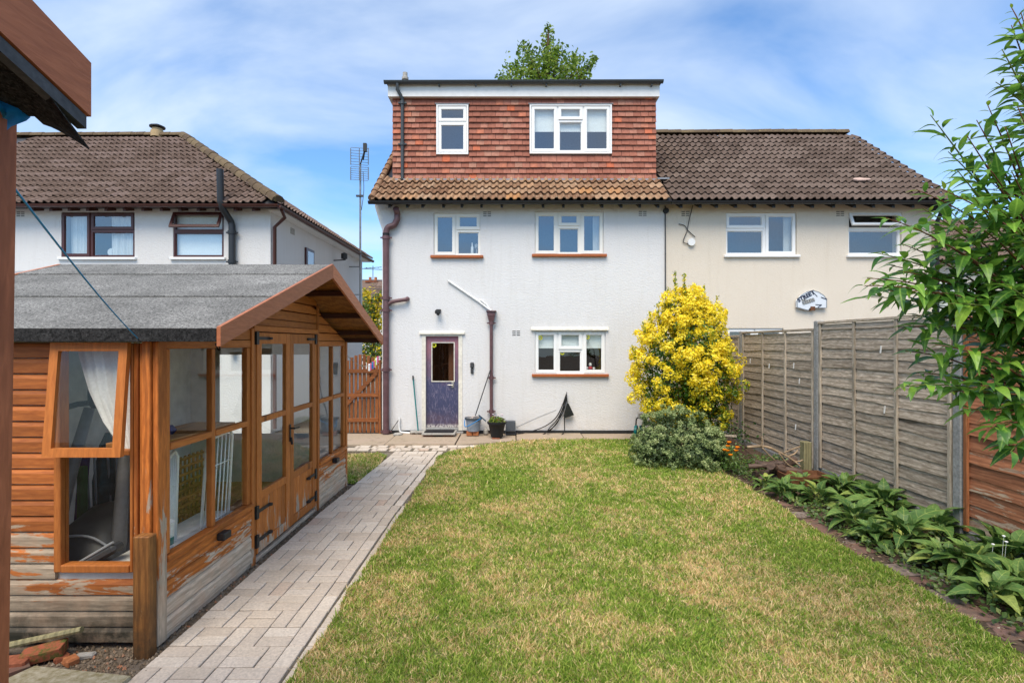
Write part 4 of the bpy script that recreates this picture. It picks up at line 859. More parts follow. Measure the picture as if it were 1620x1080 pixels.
# corner
part('corner_board', M['corner_z'], -2.352, -2.325, Y0-.03, Y0+.03, .0, 1.9); part('corner_board', M['stain_z'], -2.320, -2.292, Y0-.022, Y0+.03, .0, 1.9); part('corner_board', M['corner_z'], -2.288, -2.236, Y0-.048, Y0+.02, .0, 1.915); part('corner_post', M['corner_z'], -2.233, -2.198, Y0-.03, Y0+.055, .015, 1.915)
part('wall_sole', M['board_y'], XF-.03, XF+.012, Y0, Y1, .0, .034)
def bay(y0, y1):
    b = part('window_head', M['stain_y'], XF-.035, XF+.018, y0, y1, 1.865, 1.925)
    for (a, c_) in ((y0, y0+.05), (y1-.05, y1)): part('window_jamb', M['stain_z'], XF-.035, XF+.014, a, c_, .545, 1.862)
    ym = (y0+y1)/2; part('mullion', M['stain_z'], XF-.03, XF+.016, ym-.022, ym+.022, .546, 1.861)
    for (a, c_) in ((y0+.051, ym-.023), (ym+.023, y1-.051)):
        part('transom', M['stain_y'], XF-.028, XF+.02, a, c_, 1.208, 1.252)
        for (p, q) in ((.548, 1.207), (1.253, 1.862)): MB().box(XF-.012, XF-.006, a, c_, p, q).build('pane', M['shed_glass'], sh_)
    part('window_sill', M['board_y'], XF-.03, XF+.045, y0-.005, y1+.005, .505, .544)
    z = .036
    for k in range(4): lap_y(y0-.01, y1+.01, z, sh_, .117); z += .117
    part('inner_lining', M['inner'], XF-.03, XF-.004, y0, y1, .05, .5)
bay(Y0+.06, 4.335); bay(5.855, Y1-.05)
part('corner_post', M['stain_z'], XF-.04, XF+.03, Y1-.045, Y1+.01, 0, 1.92)
for (a, c_) in ((4.338, 4.378), (4.384, 4.432), (5.762, 5.808), (5.814, 5.852)): part('door_post', M['stain_z'], XF-.04, XF+(.028 if a in (4.338, 5.814) else .014), a, c_, 0, 2.03 if a not in (5.814,) else 2.33)
part('door_header', M['stain_y'], XF-.04, XF+.03, 4.38, 5.812, 2.005, 2.055)
DM = 5.097
for (a, c_, sgn) in ((4.436, DM-.002, 1), (DM+.002, 5.758, -1)):
    mb = MB(); x0, x1 = XF-.02, XF+.022; zb, zt = .075, 1.995
    mb.box(x0, x1, a, a+.085, zb, zt, .003); mb.box(x0, x1, c_-.085, c_, zb, zt, .003); mb.box(x0, x1-.002, a+.085, c_-.085, zt-.10, zt, .003); mb.box(x0, x1-.002, a+.085, c_-.085, 1.20, 1.25, .003); mb.box(x0, x1-.002, a+.085, c_-.085, .53, .60, .003); mb.box(x0, x1-.002, a+.085, c_-.085, zb, .16, .003)
    dr = mb.build('door', M['stain_z'], sh_)
    for (p, q) in ((.60, 1.20), (1.25, zt-.10)): MB().box(XF-.002, XF+.004, a+.085, c_-.085, p, q).build('pane', M['shed_glass'], dr)
    nbd = 6; wd = (c_-a-.17)/nbd
    for k in range(nbd): MB().box(XF-.012, XF+.012, a+.086+k*wd, a+.084+(k+1)*wd, .161, .529, .004).build('door_board', M['corner_z'] if False else M['stain_z'], dr)
    ye = a if sgn > 0 else c_
    for zz4 in (.44, .19, 1.945):
        mb = MB(); mb.box(XF+.023, XF+.030, min(ye, ye+sgn*.22), max(ye, ye+sgn*.22), zz4-.014, zz4+.014); mb.box(XF+.016, XF+.036, ye-.03, ye+.012, zz4-.055, zz4+.055); mb.lathe((XF+.03, ye+sgn*.22, zz4-.01), [(0, 0), (.025, 0), (.025, .02), (0, .02)], 8); mb.build('strap_hinge', M['iron'], dr)
mb = MB(); mb.box(XF+.03, XF+.036, DM-.035, DM-.008, .93, 1.10); mb.tube([(XF+.03, DM-.022, 1.06), (XF+.075, DM-.022, 1.06), (XF+.08, DM+.08, 1.055)], .009, 6); mb.tube([(XF+.04, DM-.02, .97), (XF+.05, DM-.02, .90)], .012, 6); mb.build('door_handle', M['iron'], sh_, auto=40)
for (yy, zz5) in ((3.87, .455), (6.33, .46)): part('vent_hood', M['iron'], XF+.025, XF+.085, yy-.05, yy+.05, zz5-.03, zz5+.025, c=.006)
# gable boards above the head
def und(Y): return ZR-.115-SLP*abs(Y-YR)
z = 1.927
while z < 2.52:
    zt = min(z+BH, 2.53); half0 = (ZR-.115-z)/SLP; half1 = max(.02, (ZR-.115-zt)/SLP)
    spans = [(max(Y0+.02, YR-half0), max(Y0+.02, YR-half1), min(Y1-.02, YR+half0), min(Y1-.02, YR+half1))]
    l0, l1, r0, r1 = spans[0]
    def gb(a0, a1, b0, b1):
        if b0-a0 < .03: return
        vs_ = []
        for (X, p, q) in ((XF-.02, z, zt-.003), (XF+.012, z+.004, zt-.012)): vs_ += [(X, a0, p), (X, b0, p), (X, max(a1, a0), q), (X, min(b1, b0), q)]
        mb = MB(); mb.add(vs_, [(4, 5, 7, 6), (1, 0, 2, 3), (0, 1, 5, 4), (2, 6, 7, 3), (0, 4, 6, 2), (1, 3, 7, 5)]); mb.build('gable_board', M['stain_y'], sh_)
    if z < 2.05: gb(l0, l1, 4.335, 4.335); gb(5.856, 5.856, r0, r1)
    else: gb(l0, l1, 5.81, 5.81); gb(5.856, 5.856, r0, r1)
    z += BH
part('gable_board', M['stain_y'], XF-.018, XF+.012, 4.38, 5.808, 2.057, 2.121)
# back and far walls, floor
part('back_wall', M['inner'], XB-.02, XB, Y0, Y1, .05, 2.0); part('far_wall', M['inner'], XB, XF-.03, Y1-.02, Y1, .05, .7); part('far_wall', M['inner'], XB, XF-.03, Y1-.02, Y1, 1.75, 1.95); part('far_wall', M['inner'], XB, -3.9, Y1-.02, Y1, .7, 1.75); part('far_wall', M['inner'], -2.6, XF-.03, Y1-.02, Y1, .7, 1.75); MB().box(-3.9, -2.6, Y1-.012, Y1-.006, .7, 1.75).build('pane', M['shed_glass'], sh_); part('floor', M['ply'], XB, XF-.035, Y0+.01, Y1-.01, .03, .06)  # unseen window opening added in the far wall to let light inside
mb = MB(); mb.prism([(Y0+.02, 2.0), (YR, ZR-.13), (Y1-.02, 2.0)], XB-.02, XB, 'x'); mb.build('back_gable', M['inner'], sh_)
XL = -4.43
for sg in (-1, 1):
    yo = YR+sg*1.9; mb = MB(); mb.prism([(yo, ZE-.028), (YR, ZR-.028), (YR, ZR-.008), (yo, ZE-.008)], XL, XO-.002, 'x'); mb.build('roof_deck', M['ply'], sh_)
    for (d0, d1, hh_) in ((-.03, .745, .0), (.715, 1.50, .007), (1.47, 1.905, .014)):
        ya, yb_ = yo-sg*d0*1.0, yo-sg*d1; za_, zb_ = ZE+SLP*d0, ZE+SLP*d1; mb = MB()
        mb.prism([(ya, za_-.006+hh_), (yb_, zb_-.006+hh_-.006), (yb_, zb_+hh_-.002), (ya, za_+.003+hh_)], XL-.01, XO-.004, 'x'); mb.build('felt_sheet', M['felt'], sh_)
    mb = MB(); ye = yo+sg*.034; mb.prism([(ye, ZE-.012), (ye+sg*.008, ZE-.01), (ye+sg*.012, ZE-.088), (ye+sg*.004, ZE-.09)], XL-.01, XO-.004, 'x'); mb.build('felt_edge', M['felt_edge'], sh_)
    part('eaves_beam', M['beam'], XL+.05, XO-.03, min(yo-sg*.04, yo-sg*.08), max(yo-sg*.04, yo-sg*.08), ZE-.09, ZE-.03)
    for X in (XO, XL-.03):
        mb = MB(); mb.prism([(yo+sg*.045, ZE-.118), (yo+sg*.045, ZE+.0), (YR+sg*.0008, ZR+.018), (YR+sg*.0008, ZR-.118)], X, X+.024, 'x'); mb.build('bargeboard', M['barge'], sh_)
    for dd in (.47, 1.07, 1.62): yy = YR+sg*dd; part('purlin', M['beam'], XL+.05, XO-.004, yy-.02, yy+.02, ZR-SLP*dd-.09, ZR-SLP*dd-.036)
mb = MB(); mb.lathe((0, 0, 0), [(.0, 0)], 3)
mb = MB(); mb.tube(smooth_path([(XF+.03, 3.80, 1.90), (XF+.045, 3.80, 1.86), (XF+.06, 3.80, 1.85), (XF+.06, 3.80, 1.88)], 4), .006, 6); mb.build('hook', M['iron'], sh_)
# --- what stands inside the summerhouse
TX = -2.95
tm = thing('treadmill', 'black treadmill with grey uprights inside the summerhouse by the side window', 'treadmill', (TX, 3.9, .06))
grm = plain('treadmill_grey', (.20, .205, .215), .45, .4)
mb = MB(); vs_ = []; n_ = 11; st_ = [(3.30, .30), (3.36, .50), (3.5, .62), (3.7, .69), (3.95, .66), (4.15, .5)]
for (yy, top_) in st_:
    for k in range(n_): u = -1+2*k/(n_-1); vs_.append((TX+.06+u*.33, yy, .12+(top_-.06)*(1-abs(u)**3.2*.6)))
mb.add(vs_, [(i*n_+k, i*n_+k+1, (i+1)*n_+k+1, (i+1)*n_+k) for i in range(len(st_)-1) for k in range(n_-1)]); mb.build('motor_cowl', M['dgrey'], tm, True); MB().box(TX-.33, TX+.40, 3.28, 5.0, .06, .2, .02).build('running_deck', M['black'], tm)
for X, d in ((TX-.20, .13), (TX+.30, -.10)): MB().tube([(X, 3.42, .2), (X+d*.5, 3.56, .95), (X+d, 3.66, 1.44)], [.05, .042, .032], 8).build('upright', grm, tm, True)
MB().tube(smooth_path([(TX-.22, 3.46, 1.40), (TX-.12, 3.62, 1.47), (TX+.16, 3.62, 1.47), (TX+.24, 3.46, 1.40)], 4), .020, 8).build('handlebar', M['black'], tm, True); MB().box(TX-.06, TX+.13, 3.60, 3.67, 1.44, 1.64, .03).build('console', M['black'], tm)
MB().tube(smooth_path([(TX-.22, 3.40, .46), (TX-.05, 3.37, .61), (TX+.16, 3.37, .63), (TX+.30, 3.39, .54)], 5), .008, 6).build('silver_trim', M['lgrey'], tm, True)
MB().bar((TX-.06, 3.285, .33), (TX+.42, 3.30, .60), .10, .06, c=.018).build('side_rail', M['dgrey'], tm); MB().tube([(TX-.05, 3.252, .365), (TX+.41, 3.262, .635)], .008, 6).build('silver_trim', M['lgrey'], tm)
def airer(name, x, y0, y1, z0, z1, lean, label):
    a = thing(name, label, 'clothes airer', (x, (y0+y1)/2, z0))
    def pt(y, z): return (x-lean*(z-z0), y, z)
    MB().tube([pt(y0, z0), pt(y0+.015, z1-.03), pt(y0+.05, z1), pt(y1-.05, z1+.02), pt(y1-.015, z1-.02), pt(y1, z0)], .0115, 8).build('outer_frame', M['wplastic'], a, True)
    for k in range(1, 7): yy = y0+(y1-y0)*k/7; MB().tube([pt(yy, z0+.12), pt(yy, z1+.0)], .006, 6).build('rail', M['wplastic'], a, True)
    for zz6 in (z0+.12, z0+.42, z1-.22): MB().tube([pt(y0, zz6), pt(y1, zz6)], .006, 6).build('cross_rod', M['wplastic'], a, True)
    return a
airer('clothes_airer', -2.36, 3.84, 4.22, .1, 1.17, -.06, 'white wire clothes airer leaning behind the right panes near the door'); airer('clothes_airer', -2.42, 3.52, 3.66, .1, 1.12, -.04, 'narrow folded white airer leaning behind the left panes')
tr_ = thing('trellis_panel', 'honey coloured wooden lattice panel standing inside behind the airers', 'trellis', (-2.62, 4.0, .07))
for k in range(15): yy = 3.55+.055*k; MB().box(-2.63, -2.622, yy, yy+.022, .08, 1.0).build('upright_slat', M['ply'], tr_)
for k in range(15): zz6 = .1+.062*k; MB().box(-2.621, -2.613, 3.54, 4.35, zz6, zz6+.022).build('cross_slat', M['ply'], tr_)
pt_ = thing('paint_tub', 'white plastic paint tub with blue and green label inside the window', 'tub', (-2.335, 3.42, .44)); mb = MB(); mb.lathe((-2.335, 3.42, .5), [(0, 0), (.062, 0), (.068, .19), (.072, .19), (.072, .205), (0, .205)], 18); mb.build('tub', M['wplastic'], pt_, auto=40)
for (z7, hh_, k7, a0_, a1_) in ((.56, .05, 'teal', -80, 10), (.54, .03, 'yellow', -60, -25)):
    mb = MB(); n_ = 8; vs_ = []
    for i in range(n_+1):
        a = R(a0_+(a1_-a0_)*i/n_); vs_ += [(-2.335+math.cos(a)*.069, 3.42+math.sin(a)*.069, z7), (-2.335+math.cos(a)*.071, 3.42+math.sin(a)*.071, z7+hh_)]
    mb.add(vs_, [(2*i, 2*i+2, 2*i+3, 2*i+1) for i in range(n_)]); mb.build('label_patch', M[k7], pt_)
solo('shelf', MB().box(-2.60, -2.265, 3.29, 4.3, .462, .498, .004), M['inner'], 'narrow inside ledge under the front panes holding the paint tub', 'shelf')
# lace curtain inside the open sash
mb = MB(); n_ = 20; vs_ = []; zs_ = [1.86, 1.6, 1.4, 1.25]
for j, zz8 in enumerate(zs_):
    for i in range(n_+1):
        u = i/n_; xl = -2.77+.05*j+.13*(j/3)**2; vs_.append((xl+(-2.38-xl)*u, Y0+.05+.014*math.sin(i*1.9+j)+.008*math.sin(i*.7), zz8-.06*math.sin(u*3)*(j == 3)))
mb.add(vs_, [(j*(n_+1)+i, j*(n_+1)+i+1, (j+1)*(n_+1)+i+1, (j+1)*(n_+1)+i) for j in range(3) for i in range(n_)]); solo('lace_curtain', mb, M['net'], 'white lace curtain hanging inside the open sash window', 'curtain', smooth=True)
fp = thing('folded_parasol', 'folded teal garden parasols with grey poles behind the lower side pane', 'parasol', (-3.28, 4.3, .06))
for k, (X, ln, rr) in enumerate(((-3.40, 1.15, .10), (-3.27, 1.22, .11), (-3.14, 1.05, .10))):
    yy = 4.3+.06*k; MB().lathe((X, yy, .35), [(.02, 0), (rr, .12), (rr*1.05, .4), (rr*.55, .7), (.015, ln-.35)], 9).build('canopy', plain('teal_cloth%d' % k, (.02, .085, .11), .85, .1, var=.5, scale=14), fp)
    for q in range(2): MB().tube([(X-.03+.05*q, yy-.12, .2), (X-.08+.07*q, yy-.12, 1.0)], .010, 6).build('pole', M['lgrey'], fp)
solo('rolled_mat', MB().tube([(-3.50, 4.1, .06), (-3.46, 4.15, 1.02)], .035, 10), plain('purple_foam', (.05, .02, .12), .7, .2), 'dark purple rolled mat standing behind the lower side pane', 'mat', auto=40)
solo('kneeling_pad', MB().bar((-3.40, 4.05, .06), (-3.44, 4.1, .92), .07, .05, (1, 0, 0), .012), plain('green_foam', (.03, .12, .02), .7, .2), 'green foam pad standing behind the lower side pane', 'pad')
mb = MB(); mb.box(-2.55, -2.35, 3.42, 3.62, 1.262, 1.33, .03); mb.bar((-2.5, 3.34, 1.27), (-2.36, 3.52, 1.34), .06, .05, c=.015); solo('drill_case', mb, plain('blue_tool', (.01, .03, .14), .4, .4), 'dark blue power tool lying behind the upper front pane', 'tool')
MB_s = MB().box(-2.62, -2.27, 3.30, 4.2, 1.222, 1.257, .003); solo('shelf', MB_s, M['ply'], 'wooden shelf behind the upper front panes holding a blue tool', 'shelf')
# old post at the corner
solo('wooden_post', MB().box(-2.288, -2.188, Y0-.125, Y0-.052, -.02, .735, .006), M['post'], 'short dark-footed timber post standing at the summerhouse corner', 'post')
# ================================================================== near shed on the left edge
sd_ = thing('shed', 'red-brown shed corner with sloping bargeboard at the left picture edge', 'shed', (-2.1, .3, 0)); SX, SY = -1.372, 1.42
mb = MB(); mb.add([(SX-.05, SY-.06, 0), (SX-.038, SY-.06, 0), (SX-.038, SY, 0), (SX-.11, SY, 0), (SX-.05, SY-.06, 2.58), (SX, SY-.06, 2.58), (SX, SY, 2.58), (SX-.075, SY, 2.58)], [(0, 1, 5, 4), (1, 2, 6, 5), (2, 3, 7, 6), (3, 0, 4, 7), (3, 2, 1, 0), (4, 5, 6, 7)]); mb.build('corner_post', M['redwood_z'], sd_)
z = .03
while z < 2.5: MB().prism([(SX-.06, z), (SX-.042, z+.004), (SX-.048, z+.11), (SX-.06, z+.118)], -.85, SY-.062, 'y').build('wall_board', M['redwood'], sd_); z += .12
part('side_wall', M['redwood'], -3.2, SX-.12, SY-.04, SY-.01, 0, 2.5, sd_); part('back_side_wall', M['redwood'], -3.2, SX-.1, -.86, -.83, 0, 2.5, sd_)
ry, rz_, ez_, sl2 = .30, 3.055, 2.68, .33
for sg in (1, -1):
    yo = ry+sg*1.13; e_ = rz_-sl2*1.13
    MB().prism([(yo, e_-.150), (yo, e_), (ry+sg*.0008, rz_), (ry+sg*.0008, rz_-.150)], -1.205, -1.175, 'x').build('bargeboard', M['redwood'], sd_)
    MB().prism([(yo-sg*.02, e_-.158), (ry, rz_-.158), (ry, rz_-.09), (yo-sg*.02, e_-.09)], -3.4, -1.206, 'x').build('roof_deck', M['felt_edge'], sd_)
    MB().prism([(yo-sg*.01, e_-.188), (ry, rz_-.188), (ry, rz_-.153), (yo-sg*.01, e_-.153)], -1.2055, -1.180, 'x').build('felt_strip', plain('roof_felt_strip', (.085, .09, .10), .8, .2, var=.3, scale=50), sd_)
    n_, m2 = 7, 6; vs_ = []
    for lay_ in (0, -.006):
        for i in range(n_):
            u = i/(n_-1); X = -1.30+.118*u
            for k in range(m2):
                w2 = k/(m2-1); vs_.append((X, yo-sg*.16*(1-w2)-sg*.01+sg*.012*u, e_-.158+sl2*.16*(1-w2)-.066*u**1.3*w2**.7-.012*w2+lay_))
    o_ = n_*m2; f = [(i*m2+k, i*m2+k+1, (i+1)*m2+k+1, (i+1)*m2+k) for i in range(n_-1) for k in range(m2-1)]; f += [tuple(o_+q for q in x[::-1]) for x in f]
    f += [(i*m2+m2-1, o_+i*m2+m2-1, o_+(i+1)*m2+m2-1, (i+1)*m2+m2-1) for i in range(n_-1)]+[((n_-1)*m2+k, o_+(n_-1)*m2+k, o_+(n_-1)*m2+k+1, (n_-1)*m2+k+1) for k in range(m2-1)]
    mb = MB(); mb.add(vs_, f); mb.build('felt_flap', M['felt_edge'], sd_, True)
mb = MB(); n_ = 10; vs_ = []
for i in range(n_):
    u = i/(n_-1)
    for k in range(6): w2 = k/5; vs_.append((SX+.012+.012*math.sin(u*7+w2*4)+.02*w2, SY-.09+.115*w2*(1-.6*u)+.006*math.sin(k*3+i), 2.64-.12*u-.04*w2+.012*math.sin(k*2.1)))
mb.add(vs_, [(i*6+k, i*6+k+1, i*6+k+7, i*6+k+6) for i in range(n_-1) for k in range(5)]); solo('tarpaulin', mb, M['blue'], 'crumpled bright blue plastic sheet tucked under the shed eave', 'tarpaulin', smooth=True)
a_, b_ = Vector((SX-.02, SY+.01, 2.335)), Vector((-2.262, 3.10, 1.925))
solo('washing_line', MB().tube([a_.lerp(b_, k/8)-Vector((0, 0, .02*math.sin(math.pi*k/8))) for k in range(9)], .0032, 6), plain('blue_cord', (.04, .30, .58), .6, .2), 'blue cord running from the shed to the summerhouse eave', 'cord')
solo('plastic_scoop', MB().prism([(-1.60, .33), (-1.50, .36), (-1.44, .42), (-1.46, .30), (-1.52, .22), (-1.60, .20)], 1.60, 1.66, 'y'), M['black'], 'small black plastic tool end poking out behind the shed', 'tool')
# debris at the foot of the summerhouse
def brick(x, y, z, rz, mat, label, sz=(.105, .05, .033), tilt=(0, 0)):
    Mx = Matrix.Translation((x, y, z)) @ Matrix.Rotation(rz, 4, 'Z') @ Matrix.Rotation(tilt[0], 4, 'X') @ Matrix.Rotation(tilt[1], 4, 'Y'); mb = MB(); mb.box(-sz[0], sz[0], -sz[1], sz[1], -sz[2], sz[2], .006, Mx)
    mb.v = [tuple(Vector(p)+Vector([random.uniform(-.004, .004) for _ in range(3)])) for p in mb.v]; solo('brick', mb, mat, label, 'brick', 'loose bricks at the summerhouse foot')
mbk = wood('mossy', 'x', (.2, .1, .05), (.1, .06, .03))
t = NT('mossy_brick'); v = t.coord('World'); n = t.noise(v, 22, 5, .7); t.bump(n, .7, .01); M['moss_brick'] = t.fin(t.mix(t.ramp(n, [(.42, 0.0), (.62, 1.0)]), (.34, .10, .055), (.10, .11, .03)), .95, .1)
brick(-2.80, 3.06, .055, .35, M['moss_brick'], 'mossy red brick lying highest on the rubble by the summerhouse', tilt=(.1, -.12)); brick(-2.93, 2.98, .03, .2, M['brick'], 'red brick lying flat at the left picture edge'); brick(-2.62, 3.04, .018, -.5, M['orange_brick'], 'small broken orange brick piece beside the mossy brick', (.04, .03, .02)); brick(-2.70, 3.07, .015, .9, M['brick'], 'red brick chip between the mossy brick and the post', (.035, .025, .018)); brick(-2.58, 3.1, .012, .2, M['stone'], 'grey stone chip on the soil near the corner post', (.05, .02, .014))
t = NT('mossy_slab'); v = t.coord('World'); n = t.noise(v, 26, 6, .7); t.bump(n, .5, .008); M['slab'] = t.fin(t.mix(t.ramp(n, [(.35, 0.0), (.65, 1.0)]), (.22, .19, .10), (.42, .38, .28)), .93, .1)
mb = MB(); mb.prism([(-3.0, 2.4), (-2.16, 2.4), (-2.13, 2.86), (-2.75, 2.95)], .0, .045, 'z'); solo('paving_slab', mb, M['slab'], 'buff paving slab lying in the bottom left corner', 'slab')
mb = MB(); mb.prism([(-3.1, 2.6), (-2.78, 2.955), (-2.86, 3.02), (-3.2, 2.85)], .0, .04, 'z'); solo('paving_slab', mb, M['edge_brick'], 'reddish slab edge lying left of the buff slab', 'slab')
solo('garden_cane', MB().tube([(-3.15, 3.10, .05), (-2.62, 3.12, .16)], [.022, .018], 8), M['paling'], 'mossy wooden pole lying along the summerhouse foot', 'pole')
K = 900; x = rng.uniform(-2.95, -2.16, K); y = rng.uniform(2.85, 3.2, K); k2 = 900; x2 = rng.uniform(-2.225, -2.10, k2); y2 = rng.uniform(3.2, 6.8, k2); x = np.r_[x, x2]; y = np.r_[y, y2]; K += k2; s_ = rng.uniform(.004, .014, K); a = rng.uniform(0, 6.28, K)
V = np.stack([np.stack([x+np.cos(a+o)*s_, y+np.sin(a+o)*s_, np.full(K, .001)], 1) for o in (0, 2.1, 4.2)]+[np.stack([x, y, s_*1.1+.003], 1)], 1).reshape(-1, 3); i = np.arange(K)*4
F = np.concatenate([np.stack([i, i+1, i+3], 1), np.stack([i+1, i+2, i+3], 1), np.stack([i+2, i, i+3], 1)]); o = link('rubble', np_mesh('rubble', V, F, leafm('rubble_bits', [(0, (.09, .07, .05)), (.6, (.2, .15, .1)), (.9, (.3, .24, .18)), (1, (.4, .16, .08))], .9, 0, .1), {'tint': np.repeat(rng.random(K), 4)})); tag(o, 'loose soil and grit along the summerhouse foot', 'grit', kind='stuff')
# ================================================================== side gate and passage
GY = 10.72; gt = thing('gate', 'arched orange-brown picket gate between the summerhouse and the white house', 'gate', ((574-810)/FPX*GY, GY, 0)); gx0, gx1 = (540-810)/FPX*GY, (599.5-810)/FPX*GY
npk = 9
for k in range(npk):
    u = (k+.5)/npk; x = gx0+(gx1-gx0)*u; top_ = 1.40+.27*math.sin(math.pi*min(1, max(0, u*.9)))**.8; MB().box(x-.030, x+.030, GY-.012, GY+.012, .03, top_, .004).build('paling', M['gate'], gt)
for zz in (.30, 0.82, 1.32): MB().box(gx0, gx1, GY-.045, GY-.013, zz-.04, zz+.04, .004).build('rail', M['gate_x'], gt)
MB().bar((gx0+.02, GY-.03, .52), (gx1-.04, GY-.03, 1.28), .028, .075, c=.004).build('brace', M['gate_x'], gt); MB().box(gx1+.004, gx1+.05, GY-.05, GY+.03, 0, 1.55, .004).build('gate_post', M['gate'], gt)
a_, b_ = Vector((XF+.03, 6.8, 1.75)), Vector((gx1+.02, GY-.12, 1.62))
ln = MB().tube(bez(a_, (a_+b_)/2-Vector((0, 0, .35)), b_, 14), .004, 5); solo('peg_line', ln, M['stone'], 'thin slack line hung between the summerhouse and the gate', 'line')
pp = bez(a_, (a_+b_)/2-Vector((0, 0, .35)), b_, 40); nm = {'red': 'pink', 'wplastic': 'white', 'yellow': 'yellow', 'blue': 'blue'}
pk = plain('pink_plastic', (.6, .06, .2), .5, .3)
for k, (i, mt) in enumerate(((24, 'wplastic'), (26, 'red'), (29, 'blue'), (31, 'red'), (33, 'yellow'), (35, 'wplastic'), (38, 'red'))):
    p = pp[i]; solo('clothes_peg', MB().box(p.x-.016, p.x+.016, p.y-.012, p.y+.012, p.z-.10, p.z+.03, .006), pk if mt == 'red' else M[mt], nm[mt]+' clothes peg on the slack line before the gate, '+['first', 'second', 'third', 'fourth', 'fifth', 'sixth', 'last'][k]+' from left', 'peg', 'clothes pegs on the line by the gate')
# far street house and yellow tree seen through the gap
fh = thing('house', 'distant house roof and chimney in the gap between the houses', 'house', (-9.5, 40, 0)); MB().box(-14, -6, 38, 44, 0, 4.6).build('wall', M['white2'], fh)
mb = MB(); mb.prism([(37.7, 4.5), (41, 7.0), (44.3, 4.5)], -14.3, -5.7, 'x'); far_roof = mb.build('roof', M['brown_tile2'], fh)
ftm = roman_tile(M['brown_tile2'], .6, .8)
tile_slope(far_roof, ftm, (-11.2, 37.65, 4.5), (1, 0, 0), (0, 3.3, 2.5), 5.4, 4.1, .6, wv=.6, seed=9)
q = P(590, 455, 41); mb = MB(); mb.box(q.x-.45, q.x+.45, 40.6, 41.4, 5.8, 6.75); mb.box(q.x-.5, q.x+.5, 40.5, 41.5, 6.75, 6.85); ch_ = mb.build('chimney', M['brick'], fh)
for s_ in (-.22, .22): MB().lathe((q.x+s_, 41, 6.85), [(.13, 0), (.11, .32), (.13, .34), (.0, .34)], 8).build('chimney_pot', M['orange_brick'], ch_)
mb = MB(); mb.tube([(q.x, 41, 6.85), (q.x, 41, 8.1)], .03, 5); mb.tube([(q.x-.7, 41, 7.9), (q.x+.7, 41, 8.0)], .025, 5)
for s_ in (-.5, -.2, .1, .4): mb.tube([(q.x+s_, 40.8, 7.95), (q.x+s_, 41.2, 7.95)], .02, 4)
mb.build('roof_aerial', M['dgrey'], fh)
for k, py in enumerate((424, 442, 455)):
    a, b = P(560, py, 30), P(640, py+2, 30); solo('overhead_wire', MB().tube([a, (a+b)/2-Vector((0, 0, .05)), b], .02, 4), M['dgrey'], ['highest', 'middle', 'lowest'][k]+' overhead wire crossing the gap between the houses', 'wire', 'overhead wires')
rh = thing('house', 'house with pinkish tiled roof half hidden behind the right shrub', 'house', (17, 17, 0)); MB().box(13.6, 22, 17, 22, 0, 4.6).build('wall', M['cream'], rh); mb = MB(); mb.prism([(16.6, 4.55), (19.5, 6.55), (22.4, 4.55)], 13.3, 22.4, 'x'); rr_ = mb.build('roof', M['brown_tile2'], rh)
tile_slope(rr_, roman_tile(M['brown_tile2']), (13.3, 16.55, 4.57), (1, 0, 0), (0, 2.9, 2.0), 6.0, 3.5, .29, seed=11)
wd_ = MB().ring(14.0, 15.6, 2.6, 3.9, .07, 16.93, 17.0).build('window', M['upvc'], rh); MB().box(14.06, 15.54, 16.95, 16.96, 2.66, 3.84).build('pane', M['glass'], wd_)
# conservatory-like lean-to behind the summerhouse
lt_ = thing('lean_to', 'low grey lean-to roof against the left house behind the summerhouse', 'lean-to', (-11.2, 10.0, 0)); MB().box(-14.4, -9.0, 9.1, 10.75, 0, 3.05).build('wall', M['white2'], lt_); mb = MB(); mb.prism([(8.9, 3.05), (10.77, 3.42), (10.77, 3.36), (8.9, 2.99)], -14.6, -8.9, 'x'); mb.build('roof', M['lead'], lt_)

# ================================================================== fence on the right
FX = 4.36; cpm = M['concrete']
def cpost(y, h, label):
    mb = MB(); mb.box(FX-.06, FX+.06, y-.05, y+.05, 0, h, .012); solo('concrete_post', mb, cpm, label, 'fence post', 'concrete posts of the right fence')
cpost(9.65, 2.13, 'concrete fence post beside the golden shrub'); cpost(7.26, 2.22, 'concrete fence post behind the short wooden stump post'); cpost(4.955, 2.24, 'concrete fence post between the grey and the red panels'); cpost(2.6, 2.2, 'concrete fence post at the near end of the red panel')
def wavy(ln, h, mat, seed):
    r_ = random.Random(seed); n_ = 14; v = []; ph = r_.uniform(0, 6); amp = r_.uniform(.004, .012)
    for i in range(n_+1):
        u = i/n_; y = u*ln; lo = amp*math.sin(u*ln*3.1+ph)+.5*amp*math.sin(u*ln*8+ph*2)+r_.uniform(-.002, .002)
        v += [(-.026, y, lo), (-.008, y, h), (-.014, y, lo-.001), (.004, y, h)]
    f = []
    for i in range(n_): a, b = 4*i, 4*i+4; f += [(b, a, a+1, b+1), (a, b, b+2, a+2), (a+2, b+2, b+3, a+3)]
    f += [(0, 2, 3, 1), (4*n_, 4*n_+1, 4*n_+3, 4*n_+2)]; mb = MB(); mb.add(v, f); return mb.mesh('fence_board', mat)
